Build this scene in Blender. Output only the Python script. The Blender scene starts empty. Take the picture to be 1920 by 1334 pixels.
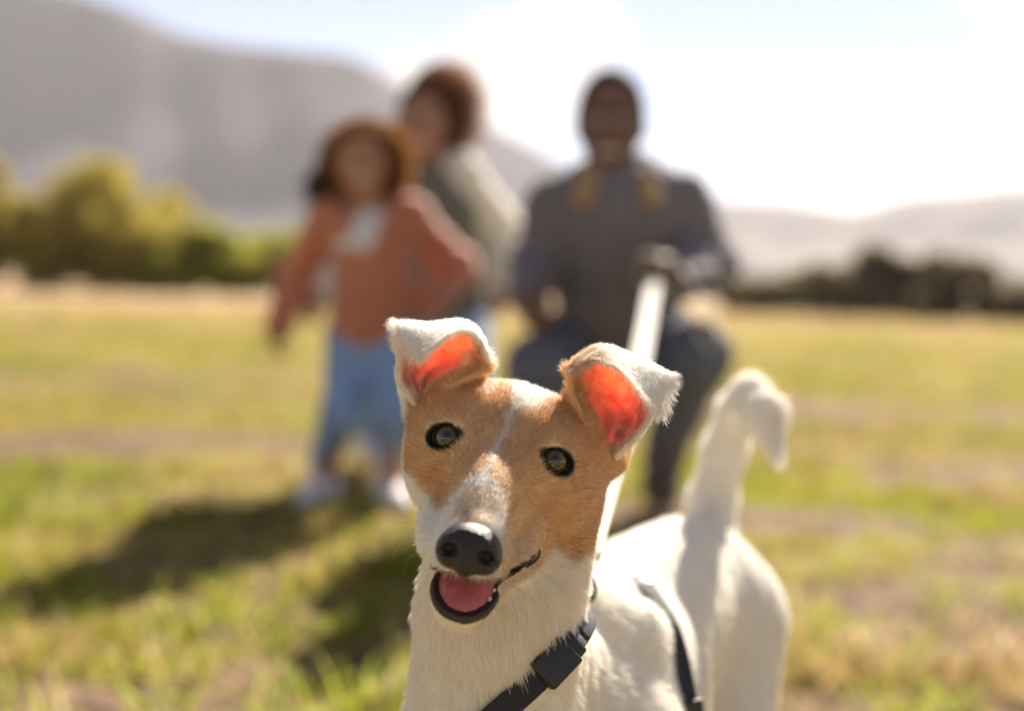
import bpy, math
import numpy as np
from mathutils import Vector, Matrix
from mathutils.bvhtree import BVHTree

R = math.radians
rng = np.random.default_rng(7)
scene = bpy.context.scene
COL = scene.collection

# ------------------------------------------------------------------ camera
CAM_H = 0.59
PITCH, ROLL = R(-3.15), R(-1.25)
FPX = 1920 * 50 / 36
cam_d = bpy.data.cameras.new('camera')
cam = bpy.data.objects.new('camera', cam_d)
COL.objects.link(cam)
cam_d.lens, cam_d.sensor_width = 50, 36
cam_d.clip_start, cam_d.clip_end = 0.05, 20000
cam.location = (0, 0, CAM_H)
cam_rot = Matrix.Rotation(R(90) + PITCH, 3, 'X') @ Matrix.Rotation(ROLL * -1, 3, 'Z')
cam.rotation_euler = cam_rot.to_euler()
cam_d.dof.use_dof = True
cam_d.dof.focus_distance = 0.795
cam_d.dof.aperture_fstop = 2.7
scene.camera = cam
CR = np.array(cam_rot)
CO = np.array([0, 0, CAM_H])


def P(px, py, d):
    """a point of the place that the photograph shows at (px, py), d metres away"""
    return CO + CR @ np.array([(px - 960) / FPX * d, -(py - 667) / FPX * d, -d])


def project(p):
    q = (np.asarray(p) - CO) @ CR
    return 960 + FPX * q[..., 0] / -q[..., 2], 667 - FPX * q[..., 1] / -q[..., 2]


# ------------------------------------------------------------------ light
SUN_AZ, SUN_EL = R(20), R(36)
world = bpy.data.worlds.new('World')
scene.world = world
world.use_nodes = True
wn = world.node_tree
bg = wn.nodes['Background']
sky = wn.nodes.new('ShaderNodeTexSky')
sky.sky_type = 'NISHITA'
sky.sun_disc = False
sky.sun_elevation = SUN_EL
sky.sun_rotation = SUN_AZ
sky.altitude = 100
sky.air_density = 0.40
sky.dust_density = 0.0
# thin scattered clouds all over the sky: brighter and whiter than the blue
wtc = wn.nodes.new('ShaderNodeTexCoord')
wmp = wn.nodes.new('ShaderNodeMapping')
wmp.inputs['Scale'].default_value = (1, 1, 2.2)
wnz = wn.nodes.new('ShaderNodeTexNoise')
wnz.noise_dimensions = '4D'
for k_, v_ in (('W', 32.19), ('Scale', 4.0), ('Detail', 4), ('Roughness', .45)):
    wnz.inputs[k_].default_value = v_
wmr = wn.nodes.new('ShaderNodeMapRange')
wmr.interpolation_type = 'SMOOTHSTEP'
wmr.inputs['From Min'].default_value, wmr.inputs['From Max'].default_value = .49, .57
wbw = wn.nodes.new('ShaderNodeRGBToBW')
wml = wn.nodes.new('ShaderNodeMath')
wml.operation = 'MULTIPLY'
wml.inputs[1].default_value = 1.45
wmx = wn.nodes.new('ShaderNodeMix')
wmx.data_type = 'RGBA'
for a_, b_ in ((wtc.outputs['Generated'], wmp.inputs[0]), (wmp.outputs[0], wnz.inputs['Vector']), (wnz.outputs['Fac'], wmr.inputs['Value']),
               (sky.outputs[0], wbw.inputs[0]), (wbw.outputs[0], wml.inputs[0]), (wmr.outputs[0], wmx.inputs['Factor']),
               (sky.outputs[0], wmx.inputs['A']), (wml.outputs[0], wmx.inputs['B']), (wmx.outputs['Result'], bg.inputs['Color'])):
    wn.links.new(a_, b_)
bg.inputs['Strength'].default_value = 0.05
sun_d = bpy.data.lights.new('sun', 'SUN')
sun_d.energy = 4.8
sun_d.angle = R(0.5)
sun_d.color = (1.0, 0.93, 0.82)
sun = bpy.data.objects.new('sun', sun_d)
COL.objects.link(sun)
to_sun = Vector((math.sin(SUN_AZ) * math.cos(SUN_EL), math.cos(SUN_AZ) * math.cos(SUN_EL), math.sin(SUN_EL)))
sun.rotation_euler = to_sun.to_track_quat('Z', 'Y').to_euler()
sun.location = (5, 10, 12)
vs = scene.view_settings
vs.view_transform = 'Standard'
vs.look = 'None'
vs.exposure = 1.71
vs.gamma = 1
vs.use_white_balance = True
vs.white_balance_temperature = 6800
scene.render.engine = 'CYCLES'
scene.cycles.use_denoising = True
scene.cycles.max_bounces = 18
scene.cycles.diffuse_bounces = 14
scene.cycles.transmission_bounces = 14
scene.cycles.transparent_max_bounces = 8
scene.cycles.volume_bounces = 0
scene.cycles.sample_clamp_indirect = 6
scene.cycles_curves.shape = 'RIBBONS'


# ------------------------------------------------------------------ helpers
def tag(o, label=None, cat=None, group=None, kind=None):
    for k, v in (('label', label), ('category', cat), ('group', group), ('kind', kind)):
        if v:
            o[k] = v
    return o


def empty(name, loc=(0, 0, 0)):
    o = bpy.data.objects.new(name, None)
    o.location = loc
    o.empty_display_size = 0.05
    COL.objects.link(o)
    return o


def mat(name, color=(.5, .5, .5), rough=.8, attr=None, var=0.0, scale=30, spec=.3, sss=0, radius=(1, .3, .2),
        sss_scale=.005, transl=0.0, bump=0.0, sheen=0.0, coat=0.0, var_color=None):
    m = bpy.data.materials.new(name)
    m.use_nodes = True
    nt = m.node_tree
    b = nt.nodes['Principled BSDF']
    out = nt.nodes['Material Output']
    b.inputs['Roughness'].default_value = rough
    b.inputs['Specular IOR Level'].default_value = spec
    if attr:
        a = nt.nodes.new('ShaderNodeAttribute')
        a.attribute_name = attr
        src = a.outputs['Color']
    else:
        a = nt.nodes.new('ShaderNodeRGB')
        a.outputs[0].default_value = (*color, 1)
        src = a.outputs[0]
    tc = nt.nodes.new('ShaderNodeTexCoord')
    nz = nt.nodes.new('ShaderNodeTexNoise')
    nz.inputs['Scale'].default_value = scale
    nz.inputs['Detail'].default_value = 5
    nt.links.new(tc.outputs['Object'], nz.inputs['Vector'])
    if var:
        mx = nt.nodes.new('ShaderNodeMix')
        mx.data_type = 'RGBA'
        if var_color:
            mx.blend_type = 'MIX'
            ramp = nt.nodes.new('ShaderNodeMapRange')
            ramp.inputs['From Min'].default_value = .35
            ramp.inputs['From Max'].default_value = .65
            ramp.inputs['To Max'].default_value = var
            nt.links.new(nz.outputs['Fac'], ramp.inputs['Value'])
            nt.links.new(ramp.outputs[0], mx.inputs['Factor'])
            mx.inputs['B'].default_value = (*var_color, 1)
        else:
            mx.blend_type = 'MULTIPLY'
            mx.inputs['Factor'].default_value = 1
            ramp = nt.nodes.new('ShaderNodeMapRange')
            ramp.inputs['From Min'].default_value = .3
            ramp.inputs['From Max'].default_value = .7
            ramp.inputs['To Min'].default_value = 1 - var
            ramp.inputs['To Max'].default_value = 1 + var * .4
            nt.links.new(nz.outputs['Fac'], ramp.inputs['Value'])
            nt.links.new(ramp.outputs[0], mx.inputs['B'])
        nt.links.new(src, mx.inputs['A'])
        src = mx.outputs['Result']
    nt.links.new(src, b.inputs['Base Color'])
    if sss:
        b.inputs['Subsurface Weight'].default_value = sss
        b.inputs['Subsurface Radius'].default_value = radius
        b.inputs['Subsurface Scale'].default_value = sss_scale
    if sheen:
        b.inputs['Sheen Weight'].default_value = sheen
    if coat:
        b.inputs['Coat Weight'].default_value = coat
        b.inputs['Coat Roughness'].default_value = .03
    if bump:
        bp = nt.nodes.new('ShaderNodeBump')
        bp.inputs['Strength'].default_value = bump
        bp.inputs['Distance'].default_value = .002
        nt.links.new(nz.outputs['Fac'], bp.inputs['Height'])
        nt.links.new(bp.outputs[0], b.inputs['Normal'])
    if transl:
        t = nt.nodes.new('ShaderNodeBsdfTranslucent')
        nt.links.new(src, t.inputs['Color'])
        ms = nt.nodes.new('ShaderNodeMixShader')
        ms.inputs[0].default_value = transl
        nt.links.new(b.outputs[0], ms.inputs[1])
        nt.links.new(t.outputs[0], ms.inputs[2])
        nt.links.new(ms.outputs[0], out.inputs['Surface'])
    return m


def hair_mat(name, attr='coat', transl=.45, gloss=.12):
    m = bpy.data.materials.new(name)
    m.use_nodes = True
    nt = m.node_tree
    nt.nodes.remove(nt.nodes['Principled BSDF'])
    out = nt.nodes['Material Output']
    a = nt.nodes.new('ShaderNodeAttribute')
    a.attribute_name = attr
    d = nt.nodes.new('ShaderNodeBsdfDiffuse')
    t = nt.nodes.new('ShaderNodeBsdfTranslucent')
    h = nt.nodes.new('ShaderNodeBsdfHair')
    h.component = 'Reflection'
    h.inputs['RoughnessU'].default_value = .25
    h.inputs['RoughnessV'].default_value = .6
    h.inputs['Color'].default_value = (.9, .85, .8, 1)
    for n in (d, t):
        nt.links.new(a.outputs['Color'], n.inputs['Color'])
    m1 = nt.nodes.new('ShaderNodeMixShader')
    m1.inputs[0].default_value = transl
    m2 = nt.nodes.new('ShaderNodeMixShader')
    m2.inputs[0].default_value = gloss
    nt.links.new(d.outputs[0], m1.inputs[1])
    nt.links.new(t.outputs[0], m1.inputs[2])
    nt.links.new(m1.outputs[0], m2.inputs[1])
    nt.links.new(h.outputs[0], m2.inputs[2])
    nt.links.new(m2.outputs[0], out.inputs['Surface'])
    return m


def mesh_obj(name, verts, faces, material=None, parent=None, smooth=True, colors=None, cname='coat'):
    me = bpy.data.meshes.new(name)
    verts = np.asarray(verts, dtype=np.float32)
    if isinstance(faces, np.ndarray):
        n, k = faces.shape
        me.vertices.add(len(verts))
        me.vertices.foreach_set('co', verts.ravel())
        me.loops.add(n * k)
        me.loops.foreach_set('vertex_index', faces.astype(np.int32).ravel())
        me.polygons.add(n)
        me.polygons.foreach_set('loop_start', np.arange(0, n * k, k, dtype=np.int32))
        me.update(calc_edges=True)
    else:
        me.from_pydata([tuple(map(float, v)) for v in verts], [], faces)
        me.update()
    if smooth:
        me.polygons.foreach_set('use_smooth', np.ones(len(me.polygons), dtype=bool))
    if colors is not None:
        at = me.color_attributes.new(cname, 'FLOAT_COLOR', 'POINT')
        c4 = np.ones((len(verts), 4), np.float32)
        c4[:, :3] = colors
        at.data.foreach_set('color', c4.ravel())
    if material:
        me.materials.append(material)
    o = bpy.data.objects.new(name, me)
    COL.objects.link(o)
    if parent:
        o.parent = parent
        o.matrix_parent_inverse = Matrix.Translation(-Vector(parent.location))
    return o


def hair_obj(name, pts, colors, r0, r1, material, parent):
    """pts (N, K, 3) strands"""
    n, k, _ = pts.shape
    c = bpy.data.hair_curves.new(name)
    c.add_curves([k] * n)
    c.attributes['position'].data.foreach_set('vector', pts.astype(np.float32).ravel())
    ra = c.attributes.get('radius') or c.attributes.new('radius', 'FLOAT', 'POINT')
    t = np.linspace(0, 1, k)
    rad = (np.asarray(r0).reshape(-1, 1) * (1 - t) + np.asarray(r1).reshape(-1, 1) * t) * np.ones((n, 1))
    ra.data.foreach_set('value', rad.astype(np.float32).ravel())
    ca = c.attributes.new('coat', 'FLOAT_COLOR', 'CURVE')
    c4 = np.ones((n, 4), np.float32)
    c4[:, :3] = colors
    ca.data.foreach_set('color', c4.ravel())
    c.materials.append(material)
    o = bpy.data.objects.new(name, c)
    COL.objects.link(o)
    if parent:
        o.parent = parent
        o.matrix_parent_inverse = Matrix.Translation(-Vector(parent.location))
    return o


# --- signed distance modelling -------------------------------------------------
def smin(a, b, k):
    if k <= 0:
        return np.minimum(a, b)
    h = np.maximum(k - np.abs(a - b), 0) / k
    return np.minimum(a, b) - h * h * k * .25


def smax(a, b, k):
    return -smin(-a, -b, k)


def cone(p, a, b, ra, rb):
    a, b = np.asarray(a, float), np.asarray(b, float)
    ab = b - a
    x, y, z = p[0] - a[0], p[1] - a[1], p[2] - a[2]
    t = np.clip((x * ab[0] + y * ab[1] + z * ab[2]) / (ab @ ab + 1e-12), 0, 1)
    return np.sqrt((x - t * ab[0]) ** 2 + (y - t * ab[1]) ** 2 + (z - t * ab[2]) ** 2) - (ra + (rb - ra) * t)


def ell(p, c, r, rot=None):
    x, y, z = p[0] - c[0], p[1] - c[1], p[2] - c[2]
    if rot is not None:
        m = np.asarray(rot)      # columns = local axes
        x, y, z = (x * m[0, 0] + y * m[1, 0] + z * m[2, 0], x * m[0, 1] + y * m[1, 1] + z * m[2, 1],
                   x * m[0, 2] + y * m[1, 2] + z * m[2, 2])
    k0 = np.sqrt((x / r[0]) ** 2 + (y / r[1]) ** 2 + (z / r[2]) ** 2)
    k1 = np.sqrt((x / r[0] ** 2) ** 2 + (y / r[1] ** 2) ** 2 + (z / r[2] ** 2) ** 2) + 1e-9
    return k0 * (k0 - 1) / k1


class Field:
    def __init__(self, lo, hi, h):
        self.lo, self.h = np.asarray(lo, float), h
        n = np.ceil((np.asarray(hi) - self.lo) / h).astype(int) + 1
        self.n = n
        self.ax = [self.lo[i] + np.arange(n[i]) * h for i in range(3)]
        self.F = np.full(n, 20 * h, np.float32)

    def box(self, lo, hi):
        s = []
        for i in range(3):
            a = int(np.clip(math.floor((lo[i] - self.lo[i]) / self.h), 0, self.n[i] - 1))
            b = int(np.clip(math.ceil((hi[i] - self.lo[i]) / self.h) + 1, a + 1, self.n[i]))
            s.append(slice(a, b))
        return tuple(s)

    def pts(self, s):
        return (self.ax[0][s[0]][:, None, None], self.ax[1][s[1]][None, :, None], self.ax[2][s[2]][None, None, :])

    def add(self, fn, lo, hi, k, mode='add'):
        s = self.box(lo, hi)
        d = fn(self.pts(s))
        self.F[s] = smin(self.F[s], d, k) if mode == 'add' else smax(self.F[s], -d, k)

    def cone(self, a, b, ra, rb, k=.02, mode='add'):
        a, b = np.asarray(a, float), np.asarray(b, float)
        m = k + 4 * self.h
        lo = np.minimum(a - ra, b - rb) - m
        hi = np.maximum(a + ra, b + rb) + m
        self.add(lambda p: cone(p, a, b, ra, rb), lo, hi, k, mode)

    def chain(self, pts, rs, k=.02):
        for i in range(len(pts) - 1):
            self.cone(pts[i], pts[i + 1], rs[i], rs[i + 1], k)

    def ell(self, c, r, k=.02, rot=None, mode='add'):
        m = max(r) + k + 4 * self.h
        c = np.asarray(c, float)
        self.add(lambda p: ell(p, c, r, rot), c - m, c + m, k, mode)

    def mesh(self):
        F = self.F
        F[0], F[-1], F[:, 0], F[:, -1], F[:, :, 0], F[:, :, -1] = [np.maximum(q, self.h) for q in (
            F[0], F[-1], F[:, 0], F[:, -1], F[:, :, 0], F[:, :, -1])]
        I = F < 0
        def sh(A, i, j, k):
            n = A.shape
            return A[i:n[0] - 1 + i, j:n[1] - 1 + j, k:n[2] - 1 + k]
        cs = [(i, j, k) for i in (0, 1) for j in (0, 1) for k in (0, 1)]
        any_ = sh(I, 0, 0, 0).copy()
        all_ = any_.copy()
        for c in cs[1:]:
            any_ |= sh(I, *c)
            all_ &= sh(I, *c)
        act = np.argwhere(any_ & ~all_)
        idx = np.full(any_.shape, -1, np.int32)
        idx[tuple(act.T)] = np.arange(len(act))
        val = {c: F[act[:, 0] + c[0], act[:, 1] + c[1], act[:, 2] + c[2]].astype(float) for c in cs}
        acc = np.zeros((len(act), 3))
        cnt = np.zeros(len(act))
        for a in cs:
            for ax in range(3):
                if a[ax] == 0:
                    b = tuple(1 if q == ax else a[q] for q in range(3))
                    va, vb = val[a], val[b]
                    x = (va < 0) != (vb < 0)
                    t = np.where(x, va / np.where(x, va - vb, 1), 0)
                    p = np.tile(np.array(a, float), (len(act), 1))
                    p[:, ax] += t
                    acc += p * x[:, None]
                    cnt += x
        V = self.lo + (act + acc / cnt[:, None]) * self.h
        Q = []
        for ax in range(3):
            u, v = (ax + 1) % 3, (ax + 2) % 3
            n = np.array(F.shape)
            s0 = [slice(1, n[q] - 1) for q in range(3)]
            s1 = list(s0)
            s0[ax] = slice(0, n[ax] - 1)
            s1[ax] = slice(1, n[ax])
            A, B = I[tuple(s0)], I[tuple(s1)]
            e = np.argwhere(A != B)
            off = np.array([1, 1, 1])
            off[ax] = 0
            g = e + off
            flip = B[tuple(e.T)]
            du, dv = np.zeros(3, int), np.zeros(3, int)
            du[u], dv[v] = 1, 1
            q = np.stack([idx[tuple((g - du - dv).T)], idx[tuple((g - dv).T)], idx[tuple(g.T)], idx[tuple((g - du).T)]], 1)
            q[flip] = q[flip][:, ::-1]
            Q.append(q)
        return V, np.concatenate(Q)


def relax(V, Q, it=2, lam=.5):
    e = np.concatenate([Q[:, [0, 1]], Q[:, [1, 2]], Q[:, [2, 3]], Q[:, [3, 0]]])
    e = np.concatenate([e, e[:, ::-1]])
    n = np.bincount(e[:, 0], minlength=len(V))[:, None]
    for _ in range(it):
        s = np.stack([np.bincount(e[:, 0], V[e[:, 1], i], len(V)) for i in range(3)], 1)
        V = V + lam * (s / np.maximum(n, 1) - V)
    return V


def vnormals(V, Q):
    n = np.cross(V[Q[:, 2]] - V[Q[:, 0]], V[Q[:, 3]] - V[Q[:, 1]])
    out = np.zeros_like(V)
    for k in range(4):
        for i in range(3):
            out[:, i] += np.bincount(Q[:, k], n[:, i], len(V))
    return out / (np.linalg.norm(out, axis=1, keepdims=True) + 1e-12)


def wave(p, seed, freq):
    """cheap smooth 3-D noise, about -1..1"""
    g = np.random.default_rng(seed)
    s = 0
    for i in range(5):
        d = g.normal(size=3)
        s = s + np.sin(p @ (d * freq * (1 + .5 * i)) + g.uniform(0, 6.28)) / (1 + .4 * i)
    return s / 2.2


def unit(v):
    return v / (np.linalg.norm(v, axis=-1, keepdims=True) + 1e-12)


def sstep(a, b, x):
    t = np.clip((x - a) / (b - a), 0, 1)
    return t * t * (3 - 2 * t)


def poly_sd(x, y, poly):
    """signed distance to a closed polygon, negative inside"""
    poly = np.asarray(poly, float)
    d = np.full(x.shape, 1e9)
    ins = np.zeros(x.shape, bool)
    n = len(poly)
    for i in range(n):
        a, b = poly[i], poly[(i + 1) % n]
        e = b - a
        t = np.clip(((x - a[0]) * e[0] + (y - a[1]) * e[1]) / (e @ e + 1e-9), 0, 1)
        d = np.minimum(d, np.hypot(x - a[0] - t * e[0], y - a[1] - t * e[1]))
        c = ((a[1] > y) != (b[1] > y)) & (x < (b[0] - a[0]) * (y - a[1]) / (b[1] - a[1] + 1e-12) + a[0])
        ins ^= c
    return np.where(ins, -d, d)


def sweep_box(path, side, w, th):
    """flat strap: path (N,3), side (N,3) unit width direction"""
    path, side = np.asarray(path, float), unit(np.asarray(side, float))
    tan = unit(np.gradient(path, axis=0))
    nor = unit(np.cross(tan, side))
    side = unit(np.cross(nor, tan))
    v = []
    prof = [(-.5, -.3), (-.42, -.5), (.42, -.5), (.5, -.3), (.5, .3), (.42, .5), (-.42, .5), (-.5, .3)]
    for a, b in prof:
        v.append(path + side * w * a + nor * th * b)
    v = np.stack(v, 1)
    n, k = v.shape[:2]
    f = []
    for i in range(n - 1):
        for j in range(k):
            f.append((i * k + j, i * k + (j + 1) % k, (i + 1) * k + (j + 1) % k, (i + 1) * k + j))
    f.append(tuple(range(k - 1, -1, -1)))
    f.append(tuple((n - 1) * k + j for j in range(k)))
    return v.reshape(-1, 3), f


def catmull(ctrl, n):
    ctrl = np.asarray(ctrl, float)
    c = np.concatenate([2 * ctrl[:1] - ctrl[1:2], ctrl, 2 * ctrl[-1:] - ctrl[-2:-1]])
    t = np.linspace(0, len(ctrl) - 1 - 1e-9, n)
    i = t.astype(int)
    f = (t - i).reshape((-1,) + (1,) * (ctrl.ndim - 1))
    a, b, d, e = c[i], c[i + 1], c[i + 2], c[i + 3]
    return .5 * (2 * b + (d - a) * f + (2 * a - 5 * b + 4 * d - e) * f ** 2 + (3 * b - a - 3 * d + e) * f ** 3)


def rbox(name, c, axes, size, material, parent, bev=.25):
    """rounded block; axes = 3 unit column vectors"""
    import bmesh
    bm = bmesh.new()
    bmesh.ops.create_cube(bm, size=1)
    for v in bm.verts:
        v.co = Vector((v.co.x * size[0], v.co.y * size[1], v.co.z * size[2]))
    bmesh.ops.bevel(bm, geom=bm.edges[:], offset=min(size) * bev, segments=3, affect='EDGES', profile=.6)
    A = np.stack(axes, 1)
    V = np.array([v.co[:] for v in bm.verts]) @ A.T + np.asarray(c)
    bm.verts.index_update()
    F = [[v.index for v in f.verts] for f in bm.faces]
    bm.free()
    return mesh_obj(name, V, F, material, parent)


# ------------------------------------------------------------------ ground, hills
def ground_mat():
    m = bpy.data.materials.new('field_ground')
    m.use_nodes = True
    nt = m.node_tree
    b = nt.nodes['Principled BSDF']
    b.inputs['Roughness'].default_value = .95
    b.inputs['Specular IOR Level'].default_value = .1
    tc = nt.nodes.new('ShaderNodeTexCoord')

    def noise(scale, detail=5):
        n = nt.nodes.new('ShaderNodeTexNoise')
        n.inputs['Scale'].default_value = scale
        n.inputs['Detail'].default_value = detail
        nt.links.new(tc.outputs['Object'], n.inputs['Vector'])
        return n.outputs['Fac']

    def mix(f, a, c, lo, hi):
        mr = nt.nodes.new('ShaderNodeMapRange')
        mr.inputs['From Min'].default_value, mr.inputs['From Max'].default_value = lo, hi
        nt.links.new(f, mr.inputs['Value'])
        mx = nt.nodes.new('ShaderNodeMix')
        mx.data_type = 'RGBA'
        nt.links.new(mr.outputs[0], mx.inputs['Factor'])
        for k, s in (('A', a), ('B', c)):
            if isinstance(s, tuple):
                mx.inputs[k].default_value = (*s, 1)
            else:
                nt.links.new(s, mx.inputs[k])
        return mx.outputs['Result']
    c = mix(noise(1.3), (.18, .115, .072), (.25, .21, .06), .42, .58)
    c = mix(noise(.35), c, (.28, .27, .045), .45, .62)
    c = mix(noise(3.1), c, (.15, .09, .062), .50, .62)
    c = mix(noise(24), c, (.16, .105, .065), .56, .72)
    c = mix(noise(.08, 3), c, (.33, .26, .10), .5, .65)
    sx = nt.nodes.new('ShaderNodeSeparateXYZ')
    nt.links.new(tc.outputs['Object'], sx.inputs[0])
    so = nt.nodes.new('ShaderNodeAttribute')
    so.attribute_name = 'soil'
    earth = mix(noise(30), (.20, .125, .085), (.085, .055, .04), .42, .62)
    c = mix(so.outputs['Fac'], c, earth, .1, .8)
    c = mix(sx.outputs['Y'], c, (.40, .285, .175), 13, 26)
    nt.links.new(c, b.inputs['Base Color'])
    bp = nt.nodes.new('ShaderNodeBump')
    bp.inputs['Distance'].default_value = .03
    bp.inputs['Strength'].default_value = .8
    nt.links.new(noise(18), bp.inputs['Height'])
    nt.links.new(bp.outputs[0], b.inputs['Normal'])
    return m


def ground_z(x, y):
    r = np.hypot(x, y)
    f = np.exp(-(r / 25) ** 2)
    return (.012 * np.sin(x * 2.1 + .7 * y) + .012 * np.sin(y * 2.7 - x) + .01 * np.sin(5 * x + 3 * y)) * f


SOIL = [(.85, 2.5, .42, .30), (1.35, 3.0, .5, .35), (-.8, 1.9, .55, .13), (-.12, 2.1, .33, .16), (.6, 3.5, .5, .25), (2.0, 4.5, .9, .4),
        (-1.3, 4.7, .8, .25), (-.55, 2.75, .3, .12), (.75, 1.95, .4, .12), (1.6, 6.5, 1.3, .5), (-2.2, 7.5, 1.4, .5)]


def soil_mask(x, y):
    m = 0 * x
    w = .35 * np.sin(9 * x + 4 * y) + .3 * np.sin(17 * y - 7 * x) + .25 * np.sin(31 * x + 23 * y)
    for cx, cy, rx, ry in SOIL:
        d = ((x - cx) / rx) ** 2 + ((y - cy) / ry) ** 2
        m = np.maximum(m, sstep(1.5, .4, d + .5 * w))
    return m


a = np.concatenate([-np.geomspace(9000, 8, 24), np.linspace(-7.5, 7.5, 151), np.geomspace(8, 9000, 24)])
gx, gy = np.meshgrid(a, a + 4, indexing='ij')
gv = np.stack([gx, gy, ground_z(gx, gy)], -1).reshape(-1, 3)
n = len(a)
ii = np.arange(n * n).reshape(n, n)
gf = np.stack([ii[:-1, :-1], ii[1:, :-1], ii[1:, 1:], ii[:-1, 1:]], -1).reshape(-1, 4)
sm = soil_mask(gv[:, 0], gv[:, 1])
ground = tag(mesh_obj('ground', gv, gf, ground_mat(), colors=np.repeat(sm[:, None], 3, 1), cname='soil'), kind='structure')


def ridge(name, prof, D, foot, color, seed):
    prof = np.array(prof, float)
    xs = np.linspace(prof[0, 0], prof[-1, 0], 240)
    ys = np.interp(xs, prof[:, 0], prof[:, 1])
    k = np.ones(5) / 5
    ys = np.convolve(np.pad(ys, 2, 'edge'), k, 'valid')
    rows = 26
    V = np.zeros((len(xs), rows, 3))
    for i, (x, y) in enumerate(zip(xs, ys)):
        top = P(x, y, D)
        h = max(top[2], 2)
        dirv = unit(np.array([top[0], top[1], 0]))
        for j in range(rows):
            t = j / (rows - 1)
            if t < .75:
                q = t / .75
                dist = -foot * (1 - q)
                z = h * (.45 * q + .55 * q ** 2.2)
            else:
                q = (t - .75) / .25
                dist = foot * q
                z = h * (1 - q)
            p = np.array([top[0], top[1], 0]) + dirv * dist
            V[i, j] = (p[0], p[1], z - 1 * (z < 1))
    W = V.reshape(-1, 3)
    am = np.sin(np.pi * np.clip(np.tile(np.linspace(0, 1, rows), len(xs)) / .75, 0, 1))
    ribs = wave(W * np.array([1, .35, .3]), seed, 14 / D) + .6 * wave(W, seed + 1, 45 / D)
    W[:, 1] += ribs * am * foot * .10
    W[:, 2] *= 1 + .05 * ribs * am
    n0, n1 = len(xs), rows
    ii = np.arange(n0 * n1).reshape(n0, n1)
    f = np.stack([ii[:-1, :-1], ii[1:, :-1], ii[1:, 1:], ii[:-1, 1:]], -1).reshape(-1, 4)
    m = mat(name + '_rock', color, .95, var=.45, scale=30 / D, spec=.05, var_color=tuple(c * .55 for c in color))
    return tag(mesh_obj(name, W, f, m), kind='structure')


ridge('mountain', [(-3200, 120), (-1800, -60), (-700, -180), (-200, -140), (0, -90), (180, -30), (270, 0), (330, 40), (480, 64),
                   (600, 74), (680, 84), (740, 132), (820, 172), (900, 208), (1000, 262), (1080, 306), (1200, 372), (1330, 440),
                   (1500, 530)], 1500, 500, (.085, .07, .095), 3)
ridge('hills', [(300, 470), (700, 425), (1000, 400), (1150, 385), (1330, 366), (1440, 368), (1530, 376), (1618, 396), (1665, 362),
                (1740, 356), (1800, 352), (1880, 340), (1960, 344), (2300, 300), (3000, 320), (4600, 430)], 2500, 500, (.20, .15, .14), 11)


# ------------------------------------------------------------------ trees
leaf_olive = mat('leaf_olive', attr='coat', rough=.6, transl=.5, spec=.2)
bark = mat('bark', (.11, .08, .06), .95, var=.4, scale=8)


def leaf_cloud(blobs, n, size, cols, seed):
    g = np.random.default_rng(seed)
    blobs = np.array(blobs)
    w = (blobs[:, 3] * blobs[:, 4] * blobs[:, 5]) ** (2 / 3)
    bi = g.choice(len(blobs), n, p=w / w.sum())
    d = unit(g.normal(size=(n, 3)))
    r = g.uniform(.3, 1.15, n) ** .6
    c = blobs[bi, :3] + d * r[:, None] * blobs[bi, 3:6]
    u = unit(g.normal(size=(n, 3)))
    v = unit(np.cross(u, g.normal(size=(n, 3))))
    s = size * g.uniform(.6, 1.4, n)[:, None]
    V = np.stack([c - u * s, c + v * s * .5, c + u * s, c - v * s * .5], 1).reshape(-1, 3)
    f = np.arange(4 * n).reshape(n, 4)
    cols = np.array(cols)
    cc = cols[g.integers(0, len(cols), n)] * g.uniform(.75, 1.25, (n, 1))
    return V, f, np.repeat(cc, 4, 0)


def tree(name, label, px, width, top, D, cols, seed, group, nb=12, nleaf=5200, size=.11, cat='tree'):
    g = np.random.default_rng(seed)
    base = P(px, 560, D)
    base[2] = -.02
    H = P(px, top, D)[2]
    W = width / FPX * D / 2
    root = tag(empty(name, base), label, cat, group)
    blobs = []
    for i in range(nb):
        q = g.uniform(-1, 1)
        z = g.uniform(.22, .86) if i % 3 else g.uniform(.1, .4)
        lim = math.sqrt(max(0, 1 - (max(z - .35, 0) / .65) ** 2))
        s = g.uniform(.2, .34)
        blobs.append([base[0] + q * W * lim * .8, base[1] + g.uniform(-.8, .8) * W * lim, z * H, s * W * 1.1, s * W * 1.1, s * H * .62])
    blobs.append([base[0] + g.uniform(-.3, .3) * W, base[1], .8 * H, .3 * W, .3 * W, .2 * H])
    V, f, c = leaf_cloud(blobs, nleaf, size, cols, seed)
    V[:, 2] = np.maximum(V[:, 2], .03)
    mesh_obj('crown', V, f, leaf_olive, root, smooth=False, colors=c)
    F = Field(base + [-W, -W, -.1], base + [W, W, H], H / 70)
    t1 = base + np.array([0, 0, .35 * H])
    F.cone(base, t1, .05 * H, .04 * H, .02)
    for b in blobs[:7]:
        F.cone(t1 - [0, 0, g.uniform(0, .2) * H], np.array(b[:3]), .028 * H, .016 * H, .04)
    Vt, Qt = F.mesh()
    mesh_obj('trunk', Vt, Qt, bark, root)
    return root


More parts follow.
